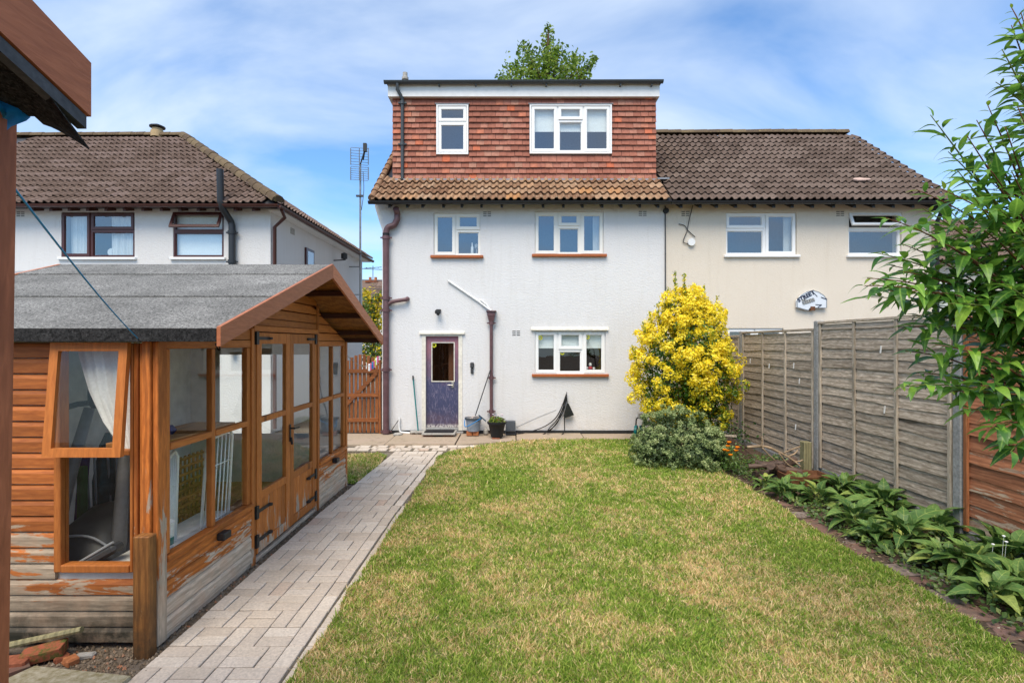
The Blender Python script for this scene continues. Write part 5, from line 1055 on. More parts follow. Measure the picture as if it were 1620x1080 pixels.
def panel(y0, y1, z0, z1, mat, matz, label, nbat=4, ex=.128, gravel=True):
    p = thing('fence_panel', label, 'fence panel', (FX, (y0+y1)/2, z0), 'lap panels of the right fence'); ln = y1-y0; ms_ = [wavy(ln-.02, ex+.03, mat, int(y0*100)+k) for k in range(6)]
    z = z0+.01; k = 0
    while z < z1-.05:
        hh_ = min(ex+.03, z1-.01-z); o = link('fence_board', ms_[(k*5+int(y0)) % 6], p, (FX-.004*(k % 2)-.001*k, y0+.01, z)); o.scale.z = hh_/(ex+.03) if hh_ < ex+.03 else random.uniform(.97, 1.05); z += ex; k += 1
    for b in range(nbat):
        yy = y0+.03+(ln-.06)*b/(nbat-1); MB().box(FX-.058, FX-.030, yy-.02, yy+.02, z0, z1-.002, .003).build('batten', matz, p)
    MB().box(FX-.064, FX+.02, y0, y1, z1, z1+.035, .004).build('cap_rail', mat, p)
    if gravel: solo('gravel_board', MB().box(FX-.03, FX+.025, y0, y1, 0, z0-.004, .006), cpm, 'concrete gravel board under the '+label.split(' ', 1)[0]+' '+label.split(' ', 1)[1], 'gravel board', 'concrete gravel boards')
    return p
panel(9.71, 10.56, .10, 2.02, M['fence'], M['fence_z'], 'grey panel farthest away beside the house', 3); pA = panel(7.32, 9.59, .10, 2.08, M['fence'], M['fence_z'], 'grey panel behind the woodpile'); pB = panel(5.015, 7.2, .16, 2.17, M['fence'], M['fence_z'], 'grey panel behind the leafy bed'); pC = panel(2.66, 4.895, .12, 2.12, M['fence_red'], M['fence_red_z'], 'red panel at the right picture edge')
for (px, py, pn) in ((1187, 567, pA), (1217, 575, pA), (1256, 574, pA), (1291, 583, pA), (1265, 598, pA), (1206, 606, pA), (1259, 671, pA), (1394, 547, pB), (1400, 642, pB)):
    X = FX-.05; Yq = FPX*X/(px-810); p = P(px, py, Yq); MB().bar(p, p+Vector((0, .012, -.085)), .014, .008).build('white_clip', M['wplastic'], pn)
solo('stump_post', MB().prism([(-.045, -.045), (.045, -.045), (.045, .045), (-.045, .045)], 0, .55, 'z') if False else MB().box(4.05, 4.16, 7.10, 7.21, 0, .53, .006), M['paling'], 'short pale wooden post standing in front of the concrete post', 'post')
# ================================================================== small things by the house wall
mt = thing('boot_tray', 'wooden tray with black mat lying at the purple door', 'doormat', P(697, 684, 10.35)); x0, x1 = hx(671)+.03, hx(724)
def tilted(mb): return mb
MB().box(x0, x1, 10.12, 10.50, .085, .125, .01).build('tray', M['stone'], mt); MB().box(x0+.04, x1-.04, 10.15, 10.47, .1255, .14, .003).build('mat', M['black'], mt)
for k, xx in enumerate((x0+.12, x1-.15)): solo('support_brick', MB().box(xx-.1, xx+.1, 10.2, 10.42, .038, .083, .005), M['brick'], ['left', 'right'][k]+' red brick under the door tray', 'brick', 'bricks under the door tray')
br = thing('broom', 'broom with teal handle leaning against the white wall left of the door', 'broom', P(662, 685, 10.4)); MB().tube([P(661.5, 681, 10.44), P(653.5, 597, 10.57)], .0135, 8).build('handle', M['teal'], br); MB().tube([P(653.5, 601, 10.56), P(653.3, 594, 10.575)], .015, 8).build('grip', M['black'], br)
q = P(661, 684, 10.44); MB().box(q.x-.16, q.x+.16, 10.40, 10.48, .075, .115, .012).build('head', M['stone'], br); mb = MB()
for k in range(60): xx = q.x-.155+.31*random.random(); yy = 10.405+.07*random.random(); mb.tube([(xx, yy, .08), (xx+random.uniform(-.012, .012), yy+random.uniform(-.012, .012), .042)], .003, 4)
tag(mb.build('bristles', plain('bristle', (.16, .11, .08), .9, .1), br), kind='stuff')
q = P(630, 690, 10.35); mb = MB(); mb.lathe((q.x, q.y, .045), [(.0, 0), (.08, 0), (.085, .03), (.05, .05), (0, .055)], 9); mb.v = [(p[0]+.02*math.sin(p[1]*40), p[1], p[2]) for p in mb.v]; solo('flat_stone', mb, M['stone'], 'flat grey stone on the patio beside the soil pipe', 'stone')
bk = thing('bucket', 'grey bucket with blue handle standing on orange bricks', 'bucket', (hx(750), 10.36, .12)); bx_ = hx(750.5); mb = MB(); mb.lathe((bx_, 10.36, .135), [(.0, 0), (.125, 0), (.158, .25), (.172, .25), (.172, .265), (.15, .265), (.12, .02), (0, .02)], 20); mb.build('body', M['bucket'], bk, auto=40)
MB().lathe((bx_, 10.36, .372), [(.160, 0), (.178, 0), (.178, .032), (.155, .032)], 20).build('rim', plain('bucket_rim', (.05, .06, .07), .5, .3), bk, auto=40)
MB().tube(smooth_path([(bx_-.168, 10.33, .38), (bx_-.16, 10.2, .25), (bx_-.05, 10.17, .28), (bx_+.1, 10.18, .37), (bx_+.17, 10.33, .39)], 5), .010, 6).build('carry_handle', M['blue'], bk, True)
for k in range(2): xx = hx(744.5+k*9.6); solo('brick', MB().box(xx-.058, xx+.058, 10.28, 10.45, .045, .132, .006), M['orange_brick'], ['left', 'right'][k]+' orange brick under the grey bucket', 'brick', 'bricks under the bucket')
mp_ = thing('mop', 'thin black mop handle leaning from the bucket to the downpipe', 'mop', (bx_, 10.36, .2)); MB().tube([P(752, 657, 10.33), P(776, 584, 10.49)], .011, 8).build('handle', M['dgrey'], mp_); mb = MB()
for k in range(40): a = random.uniform(0, 6.28); r_ = random.uniform(.02, .11); mb.tube([P(752, 657, 10.36)+Vector((0, 0, -.02)), (bx_+r_*math.cos(a), 10.36+r_*math.sin(a), .40+random.uniform(-.02, .03)), (bx_+1.2*r_*math.cos(a), 10.36+1.2*r_*math.sin(a), .33)], .007, 4)
tag(mb.build('mop_strands', plain('mop_cloth', (.5, .44, .4), .9, .1), mp_), kind='stuff')
solo('hand_brush', MB().bar(P(757, 656, 10.3), P(769, 666, 10.3), .03, .022, c=.006), plain('blue_grey_plastic', (.03, .06, .09), .5, .3), 'dark brush handle sticking out of the bucket rim', 'brush')
po = thing('plant_pot', 'black plastic plant pot with flowers beside the downpipe', 'plant pot', (hx(787), 10.1, .06)); qx = P(786, 680, 10.1).x; mb = MB(); mb.lathe((qx, 10.1, .06), [(0, 0), (.118, 0), (.135, .1), (.165, .24), (.185, .262), (.19, .262), (.192, .30), (.175, .305), (.165, .28), (0, .28)], 22); mb.build('pot', M['black'], po, auto=45)
solo('brick', MB().box(qx-.09, qx+.06, 9.98, 10.2, .035, .058, .004), M['brick'], 'flat red brick under the black plant pot', 'brick')
def leafcloud(cen, nrm, size, tint, wid=.5, fold=.15, lift=None):
    """leaf-shaped quads at cen (n,3) facing nrm"""
    n_ = len(cen); nrm = nrm/np.linalg.norm(nrm, axis=1, keepdims=True); r_ = rng.normal(size=(n_, 3)); d = r_-nrm*(r_*nrm).sum(1, keepdims=True)
    if lift is not None: d = d+np.array(lift)
    d /= np.linalg.norm(d, axis=1, keepdims=True)+1e-9; s_ = np.cross(nrm, d); s_ /= np.linalg.norm(s_, axis=1, keepdims=True)+1e-9; L_ = size[:, None]
    V = np.stack([cen-d*L_*.5, cen+s_*L_*wid*.5+nrm*L_*fold-d*L_*.02, cen+d*L_*.5, cen-s_*L_*wid*.5+nrm*L_*fold-d*L_*.02], 1).reshape(-1, 3)
    i = np.arange(n_)*4; F = np.concatenate([np.stack([i, i+1, i+2], 1), np.stack([i, i+2, i+3], 1)]); return V, F, np.repeat(tint, 4)
def cloud_obj(name, parent, parts, mat, kind=None):
    b = np.array(wloc(parent)) if parent is not None else np.zeros(3); Vs, Fs, Ts, k = [], [], [], 0
    for (V, F, T) in parts: Vs.append(V-b); Fs.append(F+k); Ts.append(T); k += len(V)
    o = link(name, np_mesh(name, np.concatenate(Vs), np.concatenate(Fs), mat, {'tint': np.concatenate(Ts)}), parent)
    if kind: tag(o, kind=kind)
    return o
n_ = 160; a = rng.uniform(0, 6.28, n_); r_ = np.sqrt(rng.random(n_))*.17; cen = np.stack([qx+r_*np.cos(a), 10.1+r_*np.sin(a), .36+rng.uniform(0, .10, n_)*(1.3-r_/.2)], 1)
cloud_obj('foliage', po, [leafcloud(cen, rng.normal(size=(n_, 3))+np.array([0, -.5, 1]), rng.uniform(.035, .07, n_), rng.random(n_), .7)], leafm('pot_leaves', [(0, (.05, .1, .02)), (.6, (.16, .24, .03)), (.8, (.35, .38, .04)), (.9, (.16, .05, .04)), (1, (.3, .1, .05))]), 'stuff')
for k in range(5): p = Vector((qx+random.uniform(-.1, .15), 10.05, .47+random.uniform(0, .06))); mb = MB(); mb.lathe(p, [(0, 0), (.02, .004), (.026, .012), (.01, .016), (0, .016)], 7); mb.build('flower', plain('pale_petal', (.75, .62, .68), .7, .2) if k == 0 else bpy.data.materials['pale_petal'], po)
bt = thing('plastic_box', 'dark grey plastic box standing behind the plant pot', 'box', (hx(808), 10.45, .05)); mb = MB(); mb.prism([(hx(800), .06), (hx(815.5), .06), (hx(815.5), .31), (hx(812.5), .32), (hx(800), .32)], 10.36, 10.54, 'y'); mb.build('body', plain('slate_box', (.07, .08, .095), .45, .4), bt); MB().box(hx(801), hx(815), 10.345, 10.3585, .08, .13, .004).build('lower_lip', M['black'], bt)
solo('stone_block', MB().box(hx(766), hx(773), 10.38, 10.5, .04, .17, .03), M['stone'], 'grey stone block between the bucket and the plant pot', 'stone')
cb = thing('hanging_cable', 'bundle of black cables hanging from a hook under the kitchen window', 'cable', P(896, 622, WY)); hk = P(896.5, 622, WY-.04); MB().tube([(hk.x, WY, hk.z), (hk.x, WY-.05, hk.z), (hk.x, WY-.055, hk.z+.03)], .008, 6).build('hook', M['iron'], cb)
yy = WY-.05
runs = [[(896, 623), (888, 645), (878, 662), (862, 674), (840, 682), (815, 686), (795, 684)], [(896, 624), (890, 646), (881, 664), (870, 676), (861, 686), (845, 690), (825, 689), (812, 684)], [(896, 624), (893, 645), (886, 660), (878, 672), (868, 683)], [(896, 624), (894, 640), (888, 652), (882, 668), (872, 678), (864, 682)], [(896, 623), (897, 640), (894, 652), (893, 664), (893, 680), (889, 687), (880, 689), (866, 687)]]
for k, r2 in enumerate(runs): MB().tube(smooth_path([P(px, py, yy-.012*k-(.1 if py > 684 else 0)) for (px, py) in r2], 6), .0105, 6).build('cable_run', M['black'], cb, True)
mb = MB(); p0, p1, p2, p3 = P(897, 634, yy-.05), P(891.5, 658, yy-.05), P(893, 661, yy-.05), P(908, 656, yy-.05)
top_ = P(898, 638, yy-.05); vs_ = [top_+Vector((-.015, 0, 0)), top_+Vector((.02, 0, 0)), p3, p2, p1]; n_ = len(vs_); mb.add([v+Vector((0, -.02, 0)) for v in vs_]+[v+Vector((0, .03, 0)) for v in vs_], [tuple(range(n_)), tuple(range(n_, 2*n_))[::-1]]+[(i, n_+i, n_+(i+1) % n_, (i+1) % n_) for i in range(n_)]); mb.build('socket_bag', plain('black_bag', (.014, .015, .017), .25, .5), cb)
mb = MB(); mb.tube([P(880, 648, WY-.006), P(850, 660, WY-.006), P(817, 675, WY-.006)], .003, 5); solo('thin_wire', mb, M['lgrey'], 'thin grey wire running diagonally down the wall to the grey box', 'wire')
hr = thing('hose_reel', 'teal and black hose reel half hidden behind the green hebe', 'hose reel', (P(1010, 685, 10.2).x, 10.2, .04)); hx_ = P(1008, 678, 10.2).x
for k, dx_ in enumerate((-.06, .05)): MB().tube([(hx_+dx_, 10.15+.05*k, .165), (hx_+dx_+.045, 10.15+.05*k-.02, .165)], .115-.01*k, 16).build('reel_flange', M['teal'], hr, auto=40)
MB().tube(smooth_path([(hx_-.02, 10.2, .05), (hx_-.02, 10.2, .36), (hx_+.03, 10.2, .42), (hx_+.18, 10.2, .42)], 4), .014, 6).build('frame', M['black'], hr, True); MB().tube(smooth_path([(hx_+.0, 10.05, .06), (hx_+.02, 10.05, .24), (hx_+.12, 10.05, .33), (hx_+.24, 10.05, .3)], 4), .013, 6).build('hose', M['black'], hr, True); MB().box(hx_+.02, hx_+.16, 10.16, 10.26, .40, .52, .01).build('tray', M['stone'], hr)
# windowsill things
q = P(936, 581, WY); ts = thing('toy_figure', 'tiny white and red ornament on the kitchen windowsill', 'ornament', (q.x, WY+.2, w_k[2]+.05)); mb = MB(); z0 = w_k[2]+.075; mb.lathe((q.x+.0, WY+.19, z0), [(0, 0), (.05, .01), (.045, .05), (.02, .07), (0, .07)], 10); mb.build('red_body', M['red'], ts, True); mb = MB(); mb.lathe((q.x, WY+.19, z0+.07), [(0, 0), (.03, .01), (.034, .04), (.02, .07), (0, .075)], 10); mb.lathe((q.x-.07, WY+.19, z0), [(0, 0), (.03, .01), (.02, .06), (0, .06)], 8); mb.lathe((q.x+.075, WY+.19, z0), [(0, 0), (.03, .01), (.02, .05), (0, .05)], 8); mb.build('white_parts', M['wplastic'], ts, True)
q = P(746, 398, WY); mb = MB(); mb.lathe((q.x-.0, WY+.19, w_ul[2]+.06), [(0, 0), (.03, .0), (.03, .14), (.012, .18), (.012, .24), (0, .24)], 10); solo('bottle', mb, M['wplastic'], 'white bottle on the bathroom windowsill', 'bottle', auto=40); mb = MB(); mb.lathe((q.x+.09, WY+.19, w_ul[2]+.06), [(0, 0), (.035, .0), (.012, .02), (.012, .1), (.04, .13), (.04, .2), (0, .22)], 10); solo('tumbler', mb, M['lgrey'], 'pale tumbler beside the white bottle on the windowsill', 'tumbler', auto=40)
for (px, py, rr, Yq, lb) in ((177, 399, .085, LY, 'left'), (322, 388, .095, LY, 'right')):
    q = P(px, py, Yq+.17); m_ = thing('vanity_mirror', 'round white mirror on the sill of the '+lb+' brown window', 'mirror', (q.x, q.y, a1[2]+.04)); mb = MB(); mb.tube([(q.x, q.y-.012, q.z), (q.x, q.y+.012, q.z)], rr, 20); mb.build('disc', M['wplastic'], m_, auto=40); mb = MB(); mb.lathe((q.x, q.y, a1[2]+.04), [(0, 0), (.06, 0), (.015, .02), (.012, max(.03, q.z-rr-a1[2]-.03)), (0, max(.03, q.z-rr-a1[2]-.03))], 10); mb.build('stand', M['lgrey'], m_, auto=40)
# ================================================================== plants
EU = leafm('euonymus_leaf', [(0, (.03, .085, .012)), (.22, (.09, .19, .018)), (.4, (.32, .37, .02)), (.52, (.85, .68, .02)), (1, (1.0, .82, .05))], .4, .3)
eu = thing('golden_shrub', 'tall golden yellow euonymus bush in front of the cream wall', 'bush', (3.12, 9.2, 0))
def blob_shell(n_, cen, rad, seed, lo=.7, amp=.22, freq=2.2):
    d = rng.normal(size=(n_, 3)); d /= np.linalg.norm(d, axis=1, keepdims=True); r_ = np.array([1+amp*mnoise.noise(Vector((x*freq+seed, y*freq, z*freq)))+.5*amp*mnoise.noise(Vector((x*freq*2.7+seed, y*freq*2.7, z*freq*2.7+3))) for x, y, z in d]); u = lo+(1-lo)*np.sqrt(rng.random(n_)); return np.array(cen)+d*np.array(rad)*(r_*u)[:, None], d, u
parts = []
for (n_, cen, rad, sd2) in ((15000, (3.08, 9.2, 1.62), (.82, .70, 1.10), 1), (7500, (2.78, 9.0, 1.25), (.62, .5, .85), 5), (8000, (3.45, 9.1, 1.05), (.52, .5, .85), 9), (5500, (3.36, 9.25, 2.1), (.46, .42, .70), 4), (3500, (3.08, 9.2, 2.45), (.42, .38, .42), 14)):
    nc = max(12, n_//62); cc, cd, cu = blob_shell(nc, cen, rad, sd2, .80, .30, 2.6); per = n_//nc; rc = np.repeat(rng.uniform(.07, .15, nc), per); dd = rng.normal(size=(nc*per, 3)); dd /= np.linalg.norm(dd, axis=1, keepdims=True); dd = dd+.7*np.repeat(cd, per, 0)+np.array([0, 0, .25]); dd /= np.linalg.norm(dd, axis=1, keepdims=True)
    c_ = np.repeat(cc, per, 0)+dd*(rc*rng.uniform(.55, 1.08, nc*per))[:, None]; hue = np.repeat(rng.normal(0, .12, nc), per); ok = (c_[:, 2] > .12) & (c_[:, 1] < 10.5); c_, dd, hue = c_[ok], dd[ok], hue[ok]; n2_ = len(c_); rad_ = np.linalg.norm((c_-np.array(cen))/np.array(rad), axis=1)
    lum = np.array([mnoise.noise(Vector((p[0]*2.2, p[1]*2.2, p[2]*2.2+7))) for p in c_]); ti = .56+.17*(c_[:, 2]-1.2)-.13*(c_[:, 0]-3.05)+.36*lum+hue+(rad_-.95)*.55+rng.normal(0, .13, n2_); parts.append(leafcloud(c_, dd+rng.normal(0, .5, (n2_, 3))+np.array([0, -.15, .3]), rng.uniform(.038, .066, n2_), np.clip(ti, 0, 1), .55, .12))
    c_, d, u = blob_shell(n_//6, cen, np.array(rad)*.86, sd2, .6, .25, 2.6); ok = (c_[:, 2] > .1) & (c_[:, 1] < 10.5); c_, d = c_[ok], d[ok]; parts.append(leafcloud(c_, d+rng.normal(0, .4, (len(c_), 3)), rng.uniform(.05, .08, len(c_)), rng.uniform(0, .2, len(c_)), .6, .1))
shoots = [(1068, 430, 9.1, .55), (1083, 432, 9.2, .6), (1114, 452, 9.2, .4), (1040, 480, 9.0, .4), (1027, 492, 9.0, .3), (1018, 512, 8.9, .35), (1000, 546, 8.9, .35), (1135, 470, 9.2, .35), (1056, 455, 9.1, .45), (1098, 447, 9.1, .4), (1150, 490, 9.2, .3)]
st = MB()
for (px, py, yy, l_) in shoots:
    tip = P(px, py, yy); b_ = tip+Vector((.1*(3.1-tip.x), .05, -l_)); st.tube([b_, (tip+b_)/2+Vector((.01, 0, 0)), tip], [.005, .004, .002], 5); n2_ = int(95*l_/.4); tt = rng.random(n2_); c_ = np.array([list(b_.lerp(tip, q)) for q in tt])+rng.normal(0, .018, (n2_, 3)); parts.append(leafcloud(c_, rng.normal(size=(n2_, 3)), rng.uniform(.035, .055, n2_), np.clip(rng.normal(.45, .14, n2_), 0, 1), .5, .12, (0, 0, .6)))
for k in range(11): a = k*.57; st.tube(smooth_path([(3.12+.05*math.cos(a), 9.2+.05*math.sin(a), 0), (3.12+.2*math.cos(a), 9.2+.2*math.sin(a), .7), (3.12+.5*math.cos(a), 9.2+.42*math.sin(a), 1.5+.3*math.sin(k*2.1))], 4), [.022]*5+[.014]*4, 6)
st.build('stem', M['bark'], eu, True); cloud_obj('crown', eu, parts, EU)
# hebe mound
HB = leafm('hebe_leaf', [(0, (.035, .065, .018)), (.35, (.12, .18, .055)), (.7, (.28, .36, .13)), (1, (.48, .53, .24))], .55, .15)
hb = thing('hebe_shrub', 'rounded grey-green hebe mound in front of the golden bush', 'bush', (2.62, 8.15, 0)); parts = []
for (n_, cen, rad, sd2) in ((2900, (2.66, 8.3, .32), (.64, .58, .52), 2), (1500, (2.3, 7.95, .2), (.40, .38, .33), 6), (1500, (2.95, 7.85, .2), (.42, .4, .36), 8), (700, (2.75, 7.7, .18), (.46, .3, .25), 12)):
    nc = n_//13; cc, cd, cu = blob_shell(nc, cen, rad, sd2, .90, .24, 3.4); per = 13; m0 = nc*per; dd = rng.normal(size=(m0, 3)); dd = dd/np.linalg.norm(dd, axis=1, keepdims=True)+.9*np.repeat(cd, per, 0)+np.array([0, -.1, .3]); dd /= np.linalg.norm(dd, axis=1, keepdims=True); c_ = np.repeat(cc, per, 0)+dd*np.repeat(rng.uniform(.035, .075, nc), per)[:, None]; hue = np.repeat(rng.normal(0, .13, nc), per); ok = c_[:, 2] > .03; c_, dd, hue = c_[ok], dd[ok], hue[ok]
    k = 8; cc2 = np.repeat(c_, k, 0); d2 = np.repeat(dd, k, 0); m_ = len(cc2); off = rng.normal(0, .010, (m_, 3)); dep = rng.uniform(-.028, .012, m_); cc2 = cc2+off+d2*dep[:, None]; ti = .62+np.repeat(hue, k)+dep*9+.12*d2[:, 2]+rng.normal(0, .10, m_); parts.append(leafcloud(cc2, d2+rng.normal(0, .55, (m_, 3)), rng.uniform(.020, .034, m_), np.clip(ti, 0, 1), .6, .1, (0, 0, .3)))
    c_, d, u = blob_shell(n_*2, cen, np.array(rad)*.88, sd2, .7, .2, 3.4); ok = c_[:, 2] > .02; c_, d = c_[ok], d[ok]; parts.append(leafcloud(c_, d+rng.normal(0, .4, (len(c_), 3)), rng.uniform(.03, .045, len(c_)), rng.uniform(0, .12, len(c_)), .6, .1))  # inner leaves tinted darkest: shade in gaps between clumps put into colour
st = MB()
for k in range(26): a = k*.9; rr = .25+.3*random.random(); st.tube(smooth_path([(2.62, 8.1, .0), (2.62+.5*rr*math.cos(a), 8.1+.5*rr*math.sin(a), .2), (2.62+rr*math.cos(a), 8.1+rr*math.sin(a), .2+.45*random.random())], 4), .008, 5)
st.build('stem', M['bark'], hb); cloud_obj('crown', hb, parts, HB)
# tree behind the house
tg = leafm('tree_leaf', [(0, (.05, .10, .012)), (.5, (.15, .25, .022)), (1, (.29, .36, .045))], .5, .3); YT = 22.0
tr2 = thing('tree', 'green tree top rising behind the dormer roof', 'tree', (P(866, 300, YT).x, YT, 0)); tx = P(866, 300, YT).x; limbs = MB(); limbs.tube(smooth_path([(tx, YT, 0), (tx+.1, YT, 5), (tx, YT, 9), (tx+.1, YT, 12.5)], 5), [.32-.018*i for i in range(16)], 8); parts = []
blobs = [(866, 60, .34), (872, 80, .4), (868, 100, .5), (880, 95, .6), (893, 105, .65), (850, 112, .75), (833, 95, .55), (830, 78, .36), (845, 95, .5), (815, 115, .55), (808, 128, .6), (830, 125, .8), (870, 122, .9), (900, 122, .8), (915, 95, .3), (910, 110, .55), (925, 124, .35), (935, 103, .28), (940, 96, .2), (928, 112, .25), (868, 45, .2), (864, 72, .28), (795, 131, .4), (862, 87, .35), (885, 85, .35), (895, 145, 1.2), (840, 150, 1.3), (870, 170, 1.6), (866, 230, 2.2)]
for (px, py, rr) in blobs:
    yy = YT+random.uniform(-.6, .6); c0_ = P(px, py, yy); limbs.tube(smooth_path([(tx+.1, YT, max(6.5, c0_.z-3)), ((tx+c0_.x)/2, (YT+yy)/2, c0_.z-1.0), c0_], 4), [.07]*4+[.045]*3+[.02]*2, 5); n_ = int(240*rr*rr+48*rr+12); c_ = np.array(c0_)+np.clip(rng.normal(0, 1, (n_, 3)), -1.7, 1.7)*np.array([rr*.46, rr*.46, rr*.46]); c_[:, 2] += .15*rr
    lum = np.array([mnoise.noise(Vector(p)*1.6) for p in c_]); parts.append(leafcloud(c_, rng.normal(size=(n_, 3))+np.array([0, -.3, .6]), rng.uniform(.12, .22, n_), np.clip(.5+.5*lum+rng.normal(0, .2, n_), 0, 1), .62, .1))
limbs.build('trunk', M['bark'], tr2, True); cloud_obj('crown', tr2, parts, tg)
YL = 26.0; lb = thing('tree', 'yellow flowering tree in the gap left of the white house', 'tree', (P(588, 500, YL).x, YL, 0)); limbs = MB(); lx_ = P(588, 500, YL).x; limbs.tube([(lx_, YL, 0), (lx_+.1, YL, 2), (lx_, YL, 4.2)], [.14, .11, .05], 7); parts = []
LM = leafm('laburnum_leaf', [(0, (.03, .07, .012)), (.45, (.12, .19, .02)), (.55, (.55, .42, .01)), (1, (.8, .62, .02))], .5, .25)
for (px, py, rr, yel) in ((577, 470, .45, .95), (590, 482, .45, .95), (580, 488, .5, .15), (592, 500, .5, .9), (585, 512, .55, .25), (597, 517, .45, .9), (575, 505, .5, .3), (600, 470, .3, .4), (590, 540, .9, .2), (578, 560, .9, .15), (600, 555, .8, .2)):
    c0_ = P(px, py, YL+random.uniform(-.5, .5)); limbs.tube([(lx_, YL, 2.2), ((lx_+c0_.x)/2, YL, 2.9), c0_], [.05, .03, .015], 5); n_ = int(420*rr); c_ = np.array(c0_)+rng.normal(0, rr*.48, (n_, 3)); parts.append(leafcloud(c_, rng.normal(size=(n_, 3))+np.array([0, -.6, .4]), rng.uniform(.12, .24, n_), np.where(rng.random(n_) < yel, rng.uniform(.6, 1, n_), rng.uniform(0, .45, n_)), .55, .1))
limbs.build('trunk', M['bark'], lb, True); cloud_obj('crown', lb, parts, LM)

# ---- single-leaf meshes
def leaf_mesh(name, L_, W_, mat, arch=.25, fold=.18, n=6, tipw=1.0, wave=0.0, petiole=.0, seed=0):
    r_ = random.Random(seed); v = []; tw = r_.uniform(-.3, .3)
    for i in range(n+1):
        t_ = i/n; w_ = W_*.5*(math.sin(math.pi*min(1, t_**.8*1.0))**.85)*(1-.35*t_*tipw); w_ = max(w_, .0012)
        y = petiole+L_*(t_-.10*arch*t_*t_); z = L_*(arch*t_*.55-arch*1.15*t_*t_); f = fold*w_+wave*math.sin(i*2.4)*w_
        tz = tw*t_*w_
        v += [(-w_, y, z+f-tz), (0, y, z), (w_, y, z+f+tz)]
    fs = []
    for i in range(n):
        a, b = 3*i, 3*i+3; fs += [(a, a+1, b+1, b), (a+1, a+2, b+2, b+1)]
    if petiole: v += [(-.002, 0, 0), (.002, 0, 0)]; k = len(v)-2; fs.append((k, k+1, 1))
    mb = MB(); mb.add(v, fs); return mb.mesh(name, mat, smooth=True)
def veined(name, stops, rough=.4, spec=.4, trans=.2, vs_=60):
    t = NT(name); c = t.ramp(t.rnd(), stops); v = t.coord('Object')
    sx_ = t.n('SeparateXYZ'); t.l(v, sx_.inputs[0]); ab = t.math('ABSOLUTE', sx_.outputs[0])
    wv_ = t.math('SINE', t.math('MULTIPLY', t.math('SUBTRACT', sx_.outputs[1], t.math('MULTIPLY', ab, .8)), vs_*6.0))
    vein = t.math('MAXIMUM', t.ramp(ab, [(.0006, 1.0), (.002, 0.0)]), t.ramp(wv_, [(.9, 0.0), (1.0, .45)]))
    c = t.mix(t.math('MULTIPLY', vein, .35), c, tuple(min(1, x*1.9+.03) for x in stops[-1][1])); n = t.noise(v, 40, 3); c = t.mix(t.ramp(n, [(.4, 0.0), (.75, .4)]), c, tuple(x*.5 for x in stops[0][1]))
    t.bump(t.math('ADD', wv_, n), .25, .002); m = t.fin(c, rough, spec); tr = t.n('BsdfTranslucent'); t.l(t.hsv(c, v=1.4), tr.inputs[0]); ms = t.n('MixShader'); ms.inputs[0].default_value = trans; t.l(t.b.outputs[0], ms.inputs[1]); t.l(tr.outputs[0], ms.inputs[2]); t.l(ms.outputs[0], t.o.inputs[0]); return m
CF = veined('broad_leaf', [(0, (.055, .12, .028)), (.5, (.105, .20, .045)), (.85, (.17, .28, .07)), (1, (.40, .44, .10))], .5, .3, .2, 18)
cfm = [leaf_mesh('leaf', l_, w_, CF, a_, f_, 7, .5, .10, .03, k) for k, (l_, w_, a_, f_) in enumerate(((.25, .135, .75, .25), (.22, .13, 1.0, .2), (.19, .12, .6, .3), (.28, .14, .95, .22), (.15, .10, .5, .3)))]
def rosette(x, y, r_, n_, label, rise=.03, seed=0, scl=1.0):
    rd = random.Random(seed); p = thing('leafy_plant', label, 'plant', (x, y, 0), 'broad leaved plants along the fence')
    MB().tube([(x, y, 0), (x+.01, y, .06*scl), (x, y+.01, .12*scl)], [.012, .010, .006], 6).build('stem', M['gtwig'], p)
    for k in range(n_):
        a = k*2.4+rd.uniform(-.3, .3); q = k/n_; el = R(8+60*q+rd.uniform(-8, 12)); s_ = scl*(1.15-.5*q)*rd.uniform(.65, 1.18); b = rd.uniform(0, .05)*r_
        o = link('leaf', rd.choice(cfm), p, (x+math.cos(a)*(.02+b), y+math.sin(a)*(.02+b), rise+.13*q*scl)); o.rotation_mode = 'XYZ'; o.rotation_euler = (el, rd.uniform(-.3, .3), a-math.pi/2); o.scale = (s_, s_, s_)
    return p
spots = [(1235, 790, 1.0, 15, 'low broad leaved plant nearest the planter trough on its left'), (1288, 800, 1.1, 18, 'broad leaved plant in front of the rusty trough'), (1330, 790, 1.25, 20, 'tall broad leaved clump against the grey panel by the trough'), (1345, 838, 1.15, 19, 'broad leaved plant at the lawn edge below the grey panel'), (1392, 815, 1.2, 20, 'broad leaved plant under the batten of the grey panel'), (1420, 868, 1.25, 22, 'large rosette with ribbed leaves left of the red panel post'), (1472, 850, 1.1, 18, 'broad leaved plant touching the concrete post foot'), (1375, 862, .9, 14, 'small broad leaved plant spilling over the brick edging'), (1490, 905, 1.0, 16, 'broad leaved plant below the red panel at the edging'), (1530, 915, 1.2, 18, 'big upright ribbed leaves in front of the red panel'), (1572, 890, 1.1, 18, 'broad leaved plant at the foot of the red panel'), (1600, 950, 1.15, 18, 'broad leaved plant at the right picture edge by the bricks'), (1560, 960, .9, 12, 'low broad leaved plant sprawling on the edging bricks at right'), (1262, 775, .9, 12, 'small leafy plant between the woodpile and the trough'), (1205, 775, .8, 11, 'small leafy plant just right of the orange poppies'), (1440, 800, .8, 12, 'narrow leafy plant climbing near the grey panel middle')]
for k, (px, py, sc_, n_, lab) in enumerate(spots):
    g = G(px, py); g.x = min(g.x, 4.2); rosette(g.x+.05, g.y, 1, n_+5, lab, .03, k, sc_*1.05)
